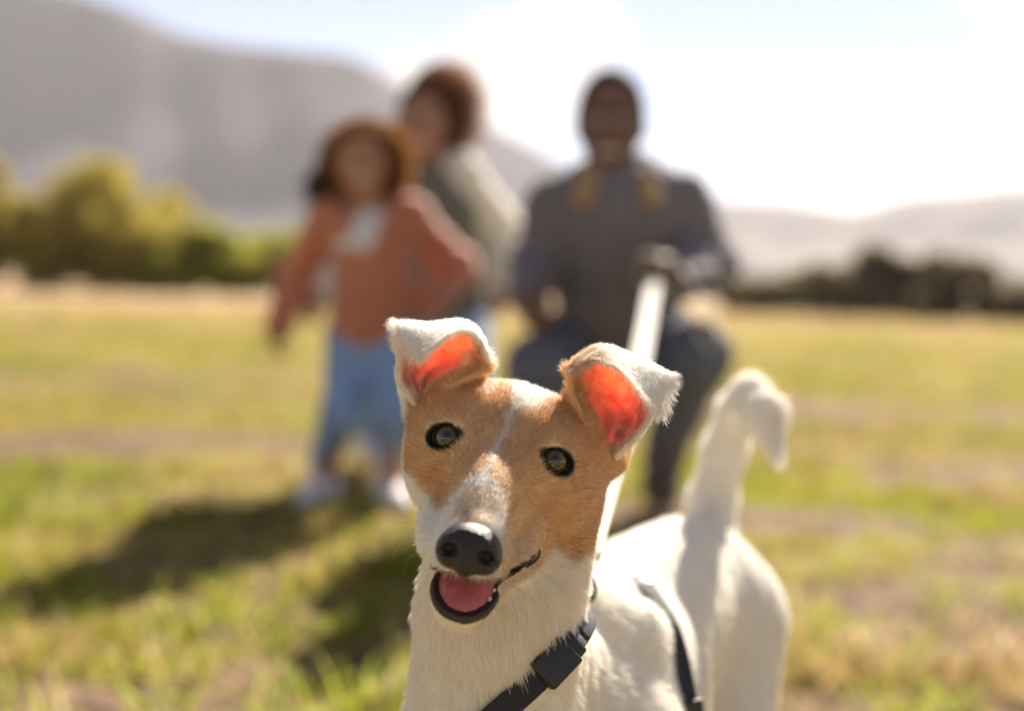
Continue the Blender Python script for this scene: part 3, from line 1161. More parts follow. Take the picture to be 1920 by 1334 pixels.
HS = 2.0 / 1000
F = Field([-.20, .60, -.01], [.36, 1.50, .62], HS)
neck0 = fromH((15, 58, -24))
neck1 = fromH((16, 62, -95))
chest = P(915, 1440, .895)
F.chain([neck0, neck1, chest], [.0475, .0445, .058], .016)
sh = G(1070, .965, .285)
rib = G(1130, 1.04, .285)
loin = G(1225, 1.16, .312)
rump = G(1302, 1.25, .322)
F.cone(chest, sh, .052, .066, .02)
F.cone(neck1, G(1060, .965, .30), .038, .046, .016)
F.cone(sh, rib, .066, .076, .03)
F.cone(rib, loin, .075, .054, .04)
F.cone(loin, rump, .055, .058, .05)
F.cone(G(1120, .968, .352), G(1195, .98, .342), .028, .026, .02)
F.cone(G(1110, .99, .338), G(1285, 1.2, .358), .016, .022, .025)
bdir = unit(np.array([rump[0] - sh[0], rump[1] - sh[1], 0]))
bside = np.array([bdir[1], -bdir[0], 0])
for s in (-1, 1):
    # front leg
    a = sh + bside * s * .044 + np.array([0, 0, -.01])
    el = a + bdir * .03 + np.array([0, 0, -.11])
    wr = a - bdir * .005 + np.array([0, 0, -.205])
    ft = np.array([*(wr - bdir * .004)[:2], .022])
    F.chain([a, el, wr, ft], [.042, .028, .018, .017], .02)
    F.ell(ft - bdir * .016 + [0, 0, -.002], (.021, .032, .017), .012, np.stack([bside, -bdir, [0, 0, 1]], 1))
    # hind leg: knee forward, hock back
    a = rump + bside * s * .034 + np.array([0, 0, -.03])
    kn = rump + bside * s * .052 - bdir * .055 + np.array([0, 0, -.150])
    hk = rump + bside * s * .056 + bdir * .060 + np.array([0, 0, -.225])
    ft = np.array([*(hk - bdir * .012)[:2], .022])
    F.chain([a, kn], [.055, .036], .03)
    F.chain([kn, hk, ft], [.036, .017, .016], .02)
    F.ell(ft - bdir * .018 + [0, 0, -.003], (.021, .034, .017), .012, np.stack([bside, -bdir, [0, 0, 1]], 1))
# tail
TAIL = [P(1325, 1040, 1.30), P(1334, 950, 1.325), P(1358, 850, 1.32), P(1382, 775, 1.305), P(1405, 745, 1.28), P(1432, 775, 1.25), P(1455, 850, 1.23)]
F.chain(TAIL, [.028, .021, .017, .0155, .016, .016, .006], .010)
# ---- ears: folded sheets measured row by row (base to tip), inner to outer edge: picture spot and depth behind the eyes in mm
EAR_R = [[(1120, 846, 26), (1132, 858, 34), (1142, 864, 38), (1150, 862, 36), (1154, 854, 30)],
         [(1098, 792, 14), (1112, 806, 32), (1150, 818, 42), (1188, 818, 32), (1202, 808, 14)],
         [(1078, 747, 18), (1100, 757, 42), (1150, 767, 55), (1198, 776, 42), (1222, 778, 10)],
         [(1070, 711, 24), (1096, 708, 46), (1150, 712, 58), (1203, 730, 46), (1234, 745, 16)],
         [(1068, 692, 28), (1092, 672, 38), (1128, 656, 44), (1180, 673, 38), (1232, 706, 22)],
         [(1076, 690, 22), (1104, 671, 22), (1140, 660, 18), (1198, 682, 8), (1258, 706, 4)],
         [(1086, 690, 20), (1116, 677, 8), (1162, 694, -12), (1208, 742, -16), (1240, 776, -12)]]
EAR_L = [[(812, 752, 26), (800, 760, 34), (790, 764, 38), (784, 762, 36), (780, 756, 30)],
         [(848, 724, 18), (815, 727, 36), (785, 727, 42), (760, 724, 32), (750, 716, 14)],
         [(892, 702, 22), (855, 696, 44), (810, 687, 52), (765, 682, 40), (748, 678, 10)],
         [(908, 690, 26), (884, 660, 46), (840, 640, 55), (780, 640, 44), (745, 644, 16)],
         [(912, 674, 30), (894, 626, 38), (860, 607, 42), (802, 613, 36), (752, 611, 24)],
         [(910, 662, 24), (890, 624, 24), (853, 610, 18), (802, 615, 8), (744, 612, 6)],
         [(906, 652, 20), (884, 622, 8), (846, 626, -10), (808, 650, -16), (778, 671, -12)]]
# head, joined into the neck
s = F.box(EYE - .15, EYE + .15)
X, Y, Z = F.pts(s)
Pw = np.stack(np.broadcast_arrays(X, Y, Z), -1)
q = toH(Pw)
F.F[s] = smin(F.F[s], head_sdf((q[..., 0], q[..., 1], q[..., 2])) / 1000, .010)
# roots of the ears: a fold of skin up the inner edge and a mound behind the cup
for ctrl in (EAR_R, EAR_L):
    W = lambda r_, c_, dd=0: P(ctrl[r_][c_][0], ctrl[r_][c_][1], DEYE + (ctrl[r_][c_][2] + dd) / 1000)
    F.chain([W(0, 0, 0), W(1, 0, 6), W(2, 0, 8), W(3, 0, 9)], [.005, .0042, .0034, .0026] if ctrl is EAR_R else [.004, .003, .0025, .002], .007)
    F.cone(W(0, 2, 8), W(1, 2, 24), .010, .010, .010)
DV, DQ = F.mesh()
del Pw, q
DV = relax(DV, DQ, 2, .4)
DN = vnormals(DV, DQ)

# ---- coat colours and fur length at every vertex
TAN = np.array([.94, .68, .40])
TAN2 = np.array([.80, .49, .245])
WHITE = np.array([.975, .95, .905])
CREAM = np.array([.965, .90, .79])
BLACK = np.array([.018, .014, .014])
q = toH(DV)
hx, hy, hz_ = q.T
ncen = (hy > -95) & (hy < 110) & (hz_ > -110) & (np.abs(hx) < 80)
# marking coordinates: the face unrolled to the front, in picture-sized units
mx = hx + .35 * wave(q, 31, .35) * 4
mz = hz_ + .35 * wave(q, 32, .35) * 4


def face(px, py, d=.785):
    """a spot of the face, measured on the photograph, as head x, z at a depth of 20 mm before the eyes"""
    p = P(px, py, d)
    h = toH(p)
    return h[0], h[2]


tanL = [face(*p) for p in [(945, 690), (948, 760), (930, 820), (915, 878), (880, 900), (845, 950), (828, 958), (800, 930), (772, 895), (745, 880),
                           (740, 780), (750, 700), (880, 640), (935, 660)]]
tanR = [face(*p) for p in [(1050, 690), (1030, 720), (1026, 745), (1005, 770), (968, 772), (955, 800), (935, 850), (922, 885), (945, 930, .75),
                           (950, 985, .74), (942, 1040, .735), (944, 1082, .735), (985, 1076, .75), (1018, 1050, .765), (1040, 1028, .78), (1060, 1055), (1100, 1045), (1145, 990), (1185, 880), (1220, 760), (1150, 640), (1080, 640)]]
nosep = [face(*p) for p in [(892, 905), (862, 950), (865, 970), (900, 980), (930, 990), (945, 950), (925, 910)]]
sdL, sdR = poly_sd(mx, mz, tanL), poly_sd(mx, mz, tanR)
sdN = poly_sd(mx, mz, nosep)
front = sstep(75, 45, hy)
wt = np.maximum(sstep(3.2, -2.8, sdL), sstep(3.2, -2.8, sdR)) * front * (hz_ > -72)
wn_ = sstep(1.5, -2.5, sdN) * (hy < -10)
col = np.tile(WHITE, (len(DV), 1))
warm = sstep(-40, -75, hz_) * sstep(10, -5, hy - 60)
neckc = ncen & (hz_ < -55)
col = col * (1 - .45 * (neckc * sstep(-50, -85, hz_))[:, None]) + CREAM * .45 * (neckc * sstep(-50, -85, hz_))[:, None]
vt = np.clip(.55 + .35 * wave(q, 33, .10) + .25 * wave(q, 34, .3), 0, 1)[:, None]
tancol = TAN * vt + TAN2 * (1 - vt)
col = col * (1 - wt[:, None]) + tancol * wt[:, None]
col = col * (1 - .6 * wn_[:, None]) + TAN * .6 * wn_[:, None]
spot = face(893, 962)
sp = np.exp(-(((hx - spot[0]) / 3.2) ** 2 + ((hz_ - spot[1]) / 4) ** 2)) * (hy < -20)
col = col * (1 - .75 * sp[:, None]) + np.array([.22, .11, .07]) * .75 * sp[:, None]
# paler right muzzle with greyish flecks
mz_r = sstep(6, 14, hx) * sstep(-38, -46, hz_) * (hy < 0) * sstep(38, 30, hx)
col = col * (1 - .55 * mz_r[:, None]) + np.array([.74, .60, .48]) * .55 * mz_r[:, None]
# lips
ry, rz = hy - MC[0], hz_ - MC[1]
up = ry * UD[1] - rz * UD[0]
lo_ = ry * LD[1] - rz * LD[0]
mouth = ncen & (ry < 4) & (np.abs(hx) < 46)
lipw = .3 + 6.2 * sstep(-12, -32, ry)
lowlip = mouth & (lo_ > -lipw) & (up < .3 + 2.5 * sstep(20, 30, hx)) & (rz > -62) & (hx > -20)
inside = mouth & (up < 1.2) & (lo_ > .6) & (hx > -17) & (hx < 20)
uplip = mouth & (hx > -15) & (np.abs(up) < 1.0) & (lo_ > 2) & (hy > -40) & (DN @ (RH @ np.array([0, 0, -1.])) > .3)
# skin that faces the gap
Nh = DN @ RH
trough = mouth & (lo_ < 1.5) & (lo_ > -22) & (up < 0) & (np.abs(hx) < 15.5) & (Nh[:, 1] * LD[1] - Nh[:, 2] * LD[0] > .12) & (rz > -58) & (ry > -46)
bare = lowlip | inside | uplip | trough
col[lowlip | uplip] = BLACK * 1.6
col[inside | trough] = np.array([.10, .025, .025])
# eye rims
rim = np.zeros(len(DV))
for s_ in (-1, 1):
    er = eye_rot(s_)
    c = EYEC * [s_, 1, 1]
    o = c + er @ np.array([0, -11, .2])
    l = (q - o) @ (er @ rotm('Y', s_ * 14))
    inn = l[:, 0] * -s_                       # towards the nose
    a_, b_ = 9.5 + 2.2 * sstep(0, 5, inn), 7.6 - 1.6 * sstep(4, 9, inn)
    rr = np.sqrt((l[:, 0] / a_) ** 2 + (l[:, 2] / b_) ** 2 + (l[:, 1] / 14) ** 2)
    rim = np.maximum(rim, sstep(1.17, 1.02, rr))
col = col * (1 - rim[:, None]) + BLACK * 1.7 * rim[:, None]
furl = np.full(len(DV), .009) + .003 * sstep(1.0, .90, DV[:, 1])
hd = ncen * sstep(85, 45, hy) * sstep(-70, -50, hz_ - .3 * hy)
face_l = .0028 + .0028 * sstep(-40, 30, hy) + .0012 * sstep(15, 40, hz_)
furl = furl * (1 - hd) + face_l * hd
jawm = ncen & (hy < 0) & (hz_ < -60)
furl[jawm] = .0045
tl = np.min(np.stack([np.linalg.norm(DV - t, axis=1) for t in TAIL[2:]]), 0)
furl = np.where(tl < .06, .014, furl)
furl[bare] = 0
furl[rim > .55] = .0012
furl = np.where((rim > .25) & (rim <= .55), .0022, furl)

dog_mat = mat('dog_skin', attr='coat', rough=.75, spec=.25, sss=.0)
dog = mesh_obj('dog', DV, DQ, dog_mat, colors=col * .8)
tag(dog, 'white and tan short-haired dog in a harness, smiling with its tongue out', 'dog')

# ---- nose
S1 = .7
NF = Field([-24, -92, -76], [24, -50, -30], S1)
NF.ell((0, -67, -52.5), (16.2, 13.5, 13.2), 1, rotm('X', 14))
NF.ell((9.5, -71, -55.5), (7.5, 9, 8.5), 4)
NF.ell((-9.5, -71, -55.5), (7.5, 9, 8.5), 4)
NF.ell((0, -75, -58), (6, 6, 9), 4)
for s_ in (-1, 1):
    NF.ell((s_ * 8.6, -82, -54.5), (4.3, 9, 3.6), 1.8, rotm('Z', s_ * -18), 'sub')
    NF.cone((s_ * 10, -81, -55.5), (s_ * 17.5, -72, -59), 2.0, 1.1, 1.2, 'sub')
NF.cone((0, -84, -57), (0, -78, -70), .8, .9, 1.5, 'sub')
nv, nq = NF.mesh()
nose_mat = mat('nose_leather', (.020, .017, .019), .42, spec=.5, bump=.5, scale=900)
nose = mesh_obj('nose', fromH(relax(nv, nq, 2)), nq, nose_mat, dog)

# ---- tongue
TF = Field([-22, -75, -115], [22, 10, -40], .9)
ta = np.array([0, LD[0], LD[1]])
tn = np.array([0, LD[1], -LD[0]])         # up and forward, out of the jaw
tm = np.stack([[1, 0, 0], ta, tn], 1)
base = np.array([0, MC[0], MC[1]])
TF.ell(base + ta * 35 - tn * 2.6, (16.0, 24.5, 6.2), 1, tm)
TF.ell(base + ta * 14 - tn * 2, (14.5, 16, 7), 5, tm)
TF.cone(base + ta * 8 + tn * 4.6, base + ta * 58 + tn * 3.0, 1.5, 1.1, 3.0, 'sub')
tv, tq = TF.mesh()
tongue_mat = mat('tongue_flesh', (.62, .17, .17), .38, var=.25, scale=200, spec=.5, sss=.4, radius=(1, .35, .25), sss_scale=.004, bump=.25)
mesh_obj('tongue', fromH(relax(tv, tq, 2)), tq, tongue_mat, dog)

# ---- lower lip: the black rolled edge round the open jaw
def rim_x(t, s_):
    lo_x, hi_x = 0., 60.
    xs = np.linspace(60, 6, 220)
    c = base + ta * t - tn * 2.2
    d = head_sdf((xs * s_, np.full(220, c[1]), np.full(220, c[2])))
    i = np.flatnonzero(d < 0)
    return xs[i[0]] if len(i) else 15.


lip = []
for t in np.linspace(3, 42, 14):
    lip.append((rim_x(t, 1), t))
pf = np.polyfit([l_[1] for l_ in lip], [l_[0] for l_ in lip], 3)
lip = [(np.polyval(pf, l_[1]) + .3, l_[1]) for l_ in lip]
xe = lip[-1][0]
for a_ in np.linspace(0, math.pi, 15)[1:]:
    lip.append((xe * math.cos(a_), 42 + 20.0 * math.sin(a_)))
for t in np.linspace(40, 27, 5):
    lip.append((-max(xe - .3, rim_x(t, -1) - 1.2) if t > 34 else -xe + .6, t))
lip = catmull(np.array(lip), 110)
lc = base + lip[:, :1] * np.array([1., 0, 0]) + lip[:, 1:] * ta - tn * 1.6
lr = np.interp(np.linspace(0, 1, 110), [0, .25, .45, .7, .9, 1], [.5, 1.2, 1.9, 2.3, 1.8, .9])
tan_ = unit(np.gradient(lc, axis=0))
n1 = unit(np.cross(tan_, np.tile(tn, (110, 1))))
n2 = np.cross(n1, tan_)
aa = np.linspace(0, 2 * math.pi, 12, endpoint=False)
LV = lc[:, None] + lr[:, None, None] * (np.cos(aa)[None, :, None] * n1[:, None] + 1.15 * np.sin(aa)[None, :, None] * n2[:, None])
ii = np.arange(110 * 12).reshape(110, 12)
LF = np.stack([ii[:-1], np.roll(ii, -1, 1)[:-1], np.roll(ii, -1, 1)[1:], ii[1:]], -1).reshape(-1, 4)
lip_mat = mat('lip_skin', (.05, .034, .032), .55, var=.4, scale=300, spec=.5, bump=.4)
mesh_obj('lip', fromH(LV.reshape(-1, 3)), LF, lip_mat, dog)

# ---- small lower teeth along the lip
tooth_mat = mat('tooth_enamel', (.75, .70, .58), .25, spec=.5)
for s_, t, ww in ((1, 40, 15.2), (1, 46, 14.2)):
    tf = Field([-5, -5, -5], [5, 5, 5], .5)
    tf.cone((0, 0, -2), (0, 0, 2.4), 1.7, .8, 1)
    v_, q_ = tf.mesh()
    c = base + ta * t + np.array([s_ * ww, 0, 0]) - tn * 1.5
    mesh_obj('tooth', fromH(v_ @ np.stack([[1, 0, 0], ta, tn], 1).T + c), q_, tooth_mat, dog)

# ---- eyes
eye_mat = mat('eye_surface', attr='coat', rough=.06, spec=.5, coat=1.0)
for s_ in (-1, 1):
    nu, nv_ = 64, 48
    th = np.linspace(0, math.pi, nv_)[:, None]
    ph = np.linspace(0, 2 * math.pi, nu, endpoint=False)[None, :]
    r = EYER + .9 * np.exp(-(th / .5) ** 2)
    ev = np.stack([r * np.sin(th) * np.cos(ph), -r * np.cos(th) + 0 * ph, r * np.sin(th) * np.sin(ph)], -1)
    thf = np.broadcast_to(th, (nv_, nu))
    pp = np.broadcast_to(ph, (nv_, nu))
    iris = np.array([.065, .045, .018]) * (1 + .12 * np.sin(pp * 23 + 3 * np.sin(pp * 5)))[..., None]
    ec = np.where((thf < .32)[..., None], [.004, .004, .005], np.where((thf < .70)[..., None], iris, np.where((thf < .86)[..., None], [.02, .014, .012], [.10, .065, .055])))
    ii = np.arange(nu * nv_).reshape(nv_, nu)
    i2 = np.roll(ii, -1, 1)
    fq = np.stack([ii[:-1], i2[:-1], i2[1:], ii[1:]], -1).reshape(-1, 4)
    c = EYEC * [s_, 1, 1]
    er = rotm('Z', s_ * 4 + HYAW * -.6)
    mesh_obj('eye', fromH(ev.reshape(-1, 3) @ er.T + c), fq, eye_mat, dog, colors=ec.reshape(-1, 3))

ear_skin = mat('ear_skin', attr='coat', rough=.6, spec=.25, sss=1.0, radius=(1.0, .44, .36), sss_scale=.008, var=.25, scale=160, bump=.3)
PINK = np.array([.90, .52, .46])
ear_hair = []
for nm, ctrl in (('R', EAR_R), ('L', EAR_L)):
    c = np.array([[P(a_, b_, DEYE + d_ / 1000) for a_, b_, d_ in row] for row in ctrl])
    gr = catmull(c, 61)                                   # rows
    gr = np.swapaxes(catmull(np.swapaxes(gr, 0, 1), 41), 0, 1)
    nr, nc = gr.shape[:2]
    du, dv = np.gradient(gr, axis=0), np.gradient(gr, axis=1)
    no = unit(np.cross(du, dv))
    if no[20, 20] @ HY < 0:
        no = -no                                          # outer side: away from the opening
    tt = np.broadcast_to(np.linspace(0, 1, nr)[:, None], (nr, nc))
    ss = np.broadcast_to(np.linspace(0, 1, nc)[None, :], (nr, nc))
    edge = np.minimum(np.minimum(ss, 1 - ss) * 8, (1 - tt) * 10)
    th = .0009 * np.clip(edge, .25, 1) + .0007 * sstep(.5, 0, tt)
    # cartilage folds inside
    fold = .0016 * np.sin(ss * 22 + tt * 5 + (1 if nm == 'R' else 2.5)) * sstep(.45, .1, tt) * sstep(0, .15, ss) * sstep(1, .85, ss)
    outer, inner = gr + no * th[..., None], gr - no * (th + np.maximum(fold, 0) * 1.5)[..., None]
    V = np.concatenate([outer.reshape(-1, 3), inner.reshape(-1, 3)])
    ii = np.arange(nr * nc).reshape(nr, nc)
    fo = np.stack([ii[:-1, :-1], ii[1:, :-1], ii[1:, 1:], ii[:-1, 1:]], -1).reshape(-1, 4)
    fi = fo[:, ::-1] + nr * nc
    lp = np.concatenate([ii[0, :-1], ii[:-1, -1], ii[-1, :0:-1], ii[:0:-1, 0]])
    l2 = np.roll(lp, -1)
    fr = np.stack([lp, l2, l2 + nr * nc, lp + nr * nc], 1)
    FQ = np.concatenate([fo, fi, fr])
    tri = V[FQ[0]]
    # face winding outward
    if np.cross(tri[1] - tri[0], tri[2] - tri[1]) @ no[0, 0] < 0:
        FQ = FQ[:, ::-1]
    flapw = sstep(.62, .72, tt)
    if nm == 'R':
        oc = TAN * (1 - sstep(.25, .6, ss))[..., None] * (1 - .2 * flapw)[..., None] + WHITE * sstep(.25, .6, ss)[..., None]
        oc = oc * (1 - .5 * flapw[..., None]) + WHITE * .5 * flapw[..., None]
    else:
        tl_ = (sstep(.2, .08, ss) * sstep(.66, .5, tt))[..., None]
        oc = WHITE * (1 - tl_) + TAN * tl_
    pk = sstep(.14, .34, ss + .06 * np.sin(tt * 40)) * sstep(.99, .9, ss) * sstep(.68, .52, tt) * sstep(.02, .16, tt)
    base_c = (oc * .5 + np.array([.80, .52, .42]) * .5)
    streak = .5 + .5 * np.sin(ss * 31 + tt * 9 + 2 * np.sin(tt * 17))
    pc = PINK * (1 - .45 * streak * sstep(.5, .15, tt))[..., None]
    ic = pc * pk[..., None] + base_c * (1 - pk[..., None])
    ec = np.concatenate([oc.reshape(-1, 3), ic.reshape(-1, 3)])
    mesh_obj('ear', V, FQ, ear_skin, dog, colors=ec)
    # hair on the ear
    g = np.random.default_rng(5 if nm == 'R' else 6)
    toward = unit(du)
    for side, n_, ln in ((0, 30000, .0045), (1, 10000, .0048), (2, 5000, .0068)):
        if side == 2:       # along the rim
            e = g.integers(0, 3, n_)
            u_ = np.where(e == 0, g.uniform(.06, 1, n_), np.where(e == 1, g.uniform(.06, 1, n_), 1))
            v_ = np.where(e == 0, 0, np.where(e == 1, 1, g.uniform(0, 1, n_)))
        else:
            u_, v_ = g.uniform(0, 1, n_), g.uniform(0, 1, n_)
        iu, iv = (u_ * (nr - 1)).astype(int), (v_ * (nc - 1)).astype(int)
        fu, fv = (u_ * (nr - 1) - iu)[:, None], (v_ * (nc - 1) - iv)[:, None]
        iu1, iv1 = np.minimum(iu + 1, nr - 1), np.minimum(iv + 1, nc - 1)
        S = outer if side != 1 else inner
        root = (S[iu, iv] * (1 - fu) + S[iu1, iv] * fu) * (1 - fv) + (S[iu, iv1] * (1 - fu) + S[iu1, iv1] * fu) * fv
        nn = no[iu, iv] * (1 if side == 0 else -1 if side == 1 else .1)
        tdir = toward[iu, iv] + .25 * g.normal(size=(n_, 3))
        if side == 2:
            outw = unit(dv[iu, iv]) * np.where(v_ < .5, -1, 1)[:, None]
            tdir = np.where((e < 2)[:, None], tdir * .6 + outw * .8, tdir)
        if side == 1:       # inner hair only towards the edges
            pkv = pk[iu, iv]
            k_ = g.uniform(0, 1, n_) > pkv * 1.05 - .02
            edge_in = np.where(v_ < .5, 1., -1.)[:, None]
            tdir = tdir * .7 + unit(dv[iu, iv]) * edge_in * .5
        else:
            k_ = np.ones(n_, bool)
        ln_ = ln * g.uniform(.6, 1.25, n_) * (.55 + .45 * sstep(0, .3, u_))
        cc = oc[iu, iv] * g.uniform(.85, 1.1, (n_, 1))
        ear_hair.append((root[k_], nn[k_], unit(tdir)[k_], ln_[k_], cc[k_], np.full(k_.sum(), .2 if side < 2 else .05)))

# ---- fur
fur_mat = hair_mat('fur_strand', transl=.36, gloss=.08)


def surface_samples(n, weight, g):
    a, b, c_, d_ = (DV[DQ[:, k]] for k in range(4))
    ar = np.linalg.norm(np.cross(c_ - a, d_ - b), axis=1) * .5 * weight
    fi = g.choice(len(DQ), n, p=ar / ar.sum())
    u_, v_ = g.uniform(0, 1, (n, 1)), g.uniform(0, 1, (n, 1))
    w = [(1 - u_) * (1 - v_), u_ * (1 - v_), u_ * v_, (1 - u_) * v_]
    Qf = DQ[fi]
    mixv = lambda A: sum((w[k] if A.ndim > 1 else w[k][:, 0]) * A[Qf[:, k]] for k in range(4))
    return mixv, Qf


flow_nose = np.array([0, -84., -48.])
fl = q - flow_nose
fl[:, 2] *= 1.0
flw_head = fl @ RH.T
flw_body = np.tile(bdir * 1.0 + np.array([0, 0, -.55]), (len(DV), 1))
flw_neck = np.tile(np.array([.12, .25, -1.0]), (len(DV), 1))
hw = (ncen * sstep(75, 30, hy) * sstep(-85, -60, hz_))[:, None]
nw = sstep(.30, .42, DV[:, 2])[:, None] * sstep(1.02, .92, DV[:, 1])[:, None]
flow = (unit(flw_head) * hw + (1 - hw) * (flw_neck * nw + flw_body * (1 - nw)))
tailw = (tl < .07)[:, None] & (DV[:, 2:3] > .37)
tdirs = np.gradient(np.array(TAIL), axis=0)
near = np.argmin(np.stack([np.linalg.norm(DV - t, axis=1) for t in TAIL]), 0)
flow = np.where(tailw, unit(tdirs)[near], flow)
flow = flow + .12 * np.stack([wave(DV, 41 + i, 70) for i in range(3)], 1)
DL = furl
vis = sstep(.16, .26, DV[:, 2]) + .12
headw = (hw[:, 0] > .3)
wgt_v = np.where(DL <= 0, 0, 1.) * vis
wgt_v = wgt_v * np.where(headw, 3.2, np.where(nw[:, 0] > .4, 1.5, .8))
wgt_v = wgt_v * np.where((DL < .002) & headw, .5, 1)
wq = wgt_v[DQ].min(1)
g = np.random.default_rng(11)
NH = 330000
mixv, Qf = surface_samples(NH, wq, g)
root, nrm, fw, ln_, cc = mixv(DV), unit(mixv(DN)), mixv(flow), mixv(DL), mixv(col)
lift = mixv(np.where(headw, .22, .13) + .15 * (DL > .016))
# forehead hair stands up a little
fq_ = toH(root)
lift = lift + .12 * sstep(12, 30, fq_[:, 2]) * (fq_[:, 1] < 50)
EH = [np.concatenate([e[i] for e in ear_hair]) for i in range(6)]
root = np.concatenate([root, EH[0]])
nrm = np.concatenate([nrm, EH[1]])
fw = np.concatenate([fw, EH[2]])
ln_ = np.concatenate([ln_ * g.uniform(.65, 1.2, NH), EH[3]])
cc = np.concatenate([cc * np.where(cc[:, 2:] < .72, np.minimum(g.normal(.90, .20, (NH, 1)), 1.06), np.minimum(g.uniform(.84, 1.10, (NH, 1)), 1.02)), EH[4]])
lift = np.concatenate([lift, EH[5]])
n_ = len(root)
tg = fw - nrm * (fw * nrm).sum(1, keepdims=True)
tg = unit(unit(tg) + np.where(ln_ > .008, .07, .11)[:, None] * g.normal(size=(n_, 3)))
clump = np.stack([wave(root, 51 + i, 330) for i in range(3)], 1) * np.where(ln_ > .008, .17, .12)[:, None]
d0 = unit(tg * (1 - lift[:, None]) + nrm * (lift[:, None] + .06) + clump)
d1 = unit(tg + clump * 1.3 + nrm * lift[:, None] * .35 + np.array([0, 0, -.06]))
L = ln_[:, None]
p0 = root - nrm * .0004
p1 = root + d0 * L * .35
p2 = p1 + unit(d0 + d1) * L * .35
p3 = p2 + d1 * L * .34
cc = np.maximum(cc, .004)
fur_pts = np.stack([p0, p1, p2, p3], 1)
rad = np.where(ln_ < .008, .000085, .00013) * g.uniform(.7, 1.25, n_)
fur = hair_obj('fur', fur_pts, np.clip(cc, 0, 1), rad, rad * .25, fur_mat, dog)
fur['kind'] = 'stuff'

# ---- whiskers
W = []
WC = []
for (a_, b_, d_), (a2, b2, d2), (a3, b3, d3), cl in [
        ((790, 985, .755), (735, 985, .74), (712, 1035, .735), (.7, .62, .5)), ((795, 1000, .752), (750, 990, .74), (725, 1022, .735), (.7, .62, .5)),
        ((800, 1015, .75), (755, 1018, .74), (733, 1050, .735), (.7, .62, .5)), ((795, 1040, .752), (768, 1045, .745), (758, 1075, .74), (.6, .5, .4)),
        ((785, 965, .76), (745, 965, .75), (728, 990, .745), (.7, .62, .5)),
        ((1070, 1018, .79), (1095, 1045, .78), (1100, 1100, .775), (.03, .02, .02)), ((1100, 916, .80), (1140, 914, .79), (1185, 905, .785), (.08, .05, .04)),
        ((1076, 1008, .80), (1100, 1010, .79), (1130, 1009, .785), (.08, .05, .04)), ((960, 1100, .755), (975, 1106, .75), (992, 1116, .745), (.05, .04, .03)),
        ((785, 838, .80), (765, 828, .79), (730, 805, .78), (.10, .07, .05)), ((1060, 800, .785), (1054, 785, .775), (1056, 765, .77), (.05, .03, .02)),
        ((845, 775, .785), (836, 762, .775), (838, 745, .77), (.10, .06, .04))]:
    W.append(catmull([P(a_, b_, d_ + .012), P(a_, b_, d_), P(a2, b2, d2), P(a3, b3, d3)], 12))
    WC.append(cl)
wk = hair_obj('whisker', np.array(W), np.array(WC), np.full(len(W), .00016), np.full(len(W), .00003), fur_mat, dog)
wk['kind'] = 'stuff'
# ------------------------------------------------------------------ harness and leash
bvh = BVHTree.FromPolygons([tuple(v) for v in DV], [tuple(int(i) for i in f) for f in DQ])
web = mat('navy_webbing', (.022, .024, .040), .7, var=.3, scale=900, spec=.4, bump=.4)
plastic = mat('black_plastic', (.018, .018, .022), .38, var=.2, scale=80, spec=.5)
metal = mat('steel_ring', (.45, .47, .52), .25, spec=.5)
metal.node_tree.nodes['Principled BSDF'].inputs['Metallic'].default_value = 1


def spot(px, py):
    d = unit(P(px, py, 1) - CO)
    h = bvh.ray_cast(Vector(CO), Vector(d))
    return np.array(h[0]), np.array(h[1])


def loop(centre, normal, start, off, n=120):
    """strap round the body: the ring where a plane through centre cuts the coat"""
    normal = unit(normal)
    u = unit(start - normal * (start @ normal))
    v = np.cross(normal, u)
    out = []
    for a in np.linspace(0, 2 * math.pi, n):
        d = u * math.cos(a) + v * math.sin(a)
        h = bvh.ray_cast(Vector(centre + d * .16), Vector(-d), .16)
        r = .16 - h[3] if h[0] is not None else np.nan
        out.append(r)
    r = np.array(out)
    r = np.interp(np.arange(n), np.flatnonzero(~np.isnan(r)), r[~np.isnan(r)])
    r[-1] = r[0]
    rp = np.concatenate([r[-6:-1], r, r[1:6]])
    r = np.convolve(rp, np.ones(9) / 9, 'same')[5:-5]
    r[-1] = r[0]
    a = np.linspace(0, 2 * math.pi, n)
    return centre + (np.cos(a)[:, None] * u + np.sin(a)[:, None] * v) * (r + off)[:, None], normal


harness = tag(empty('dog_harness', tuple(sh)), 'dark navy webbing harness buckled round the chest and girth of the dog', 'harness')
HB = [spot(*p) for p in ((1078, 1192), (1035, 1245), (945, 1325))]
a0, b0 = HB[0][0], HB[2][0]
h_ = bvh.ray_cast(Vector(G(1052, .965, .6)), Vector((0, 0, -1)))
c0 = np.array(h_[0])
pn = unit(np.cross(b0 - a0, c0 - a0))
nc = (chest + sh) / 2 * .6 + neck1 * .4
nc = nc - pn * ((nc - a0) @ pn)
path, pn = loop(nc, pn, a0 - nc, .0045)
v_, f_ = sweep_box(path, np.tile(pn, (len(path), 1)), .0155, .0022)
mesh_obj('neck_strap', v_, f_, web, harness)
GB = [spot(*p) for p in ((1215, 1115), (1266, 1215), (1287, 1325))]
ga, gb, gc = (g_[0] for g_ in GB)
gn = unit(np.cross(gb - ga, gc - ga) * .0 + bdir * 1.0 + np.array([0, 0, .0]))
gcen = rib + bdir * ((gb - rib) @ bdir)
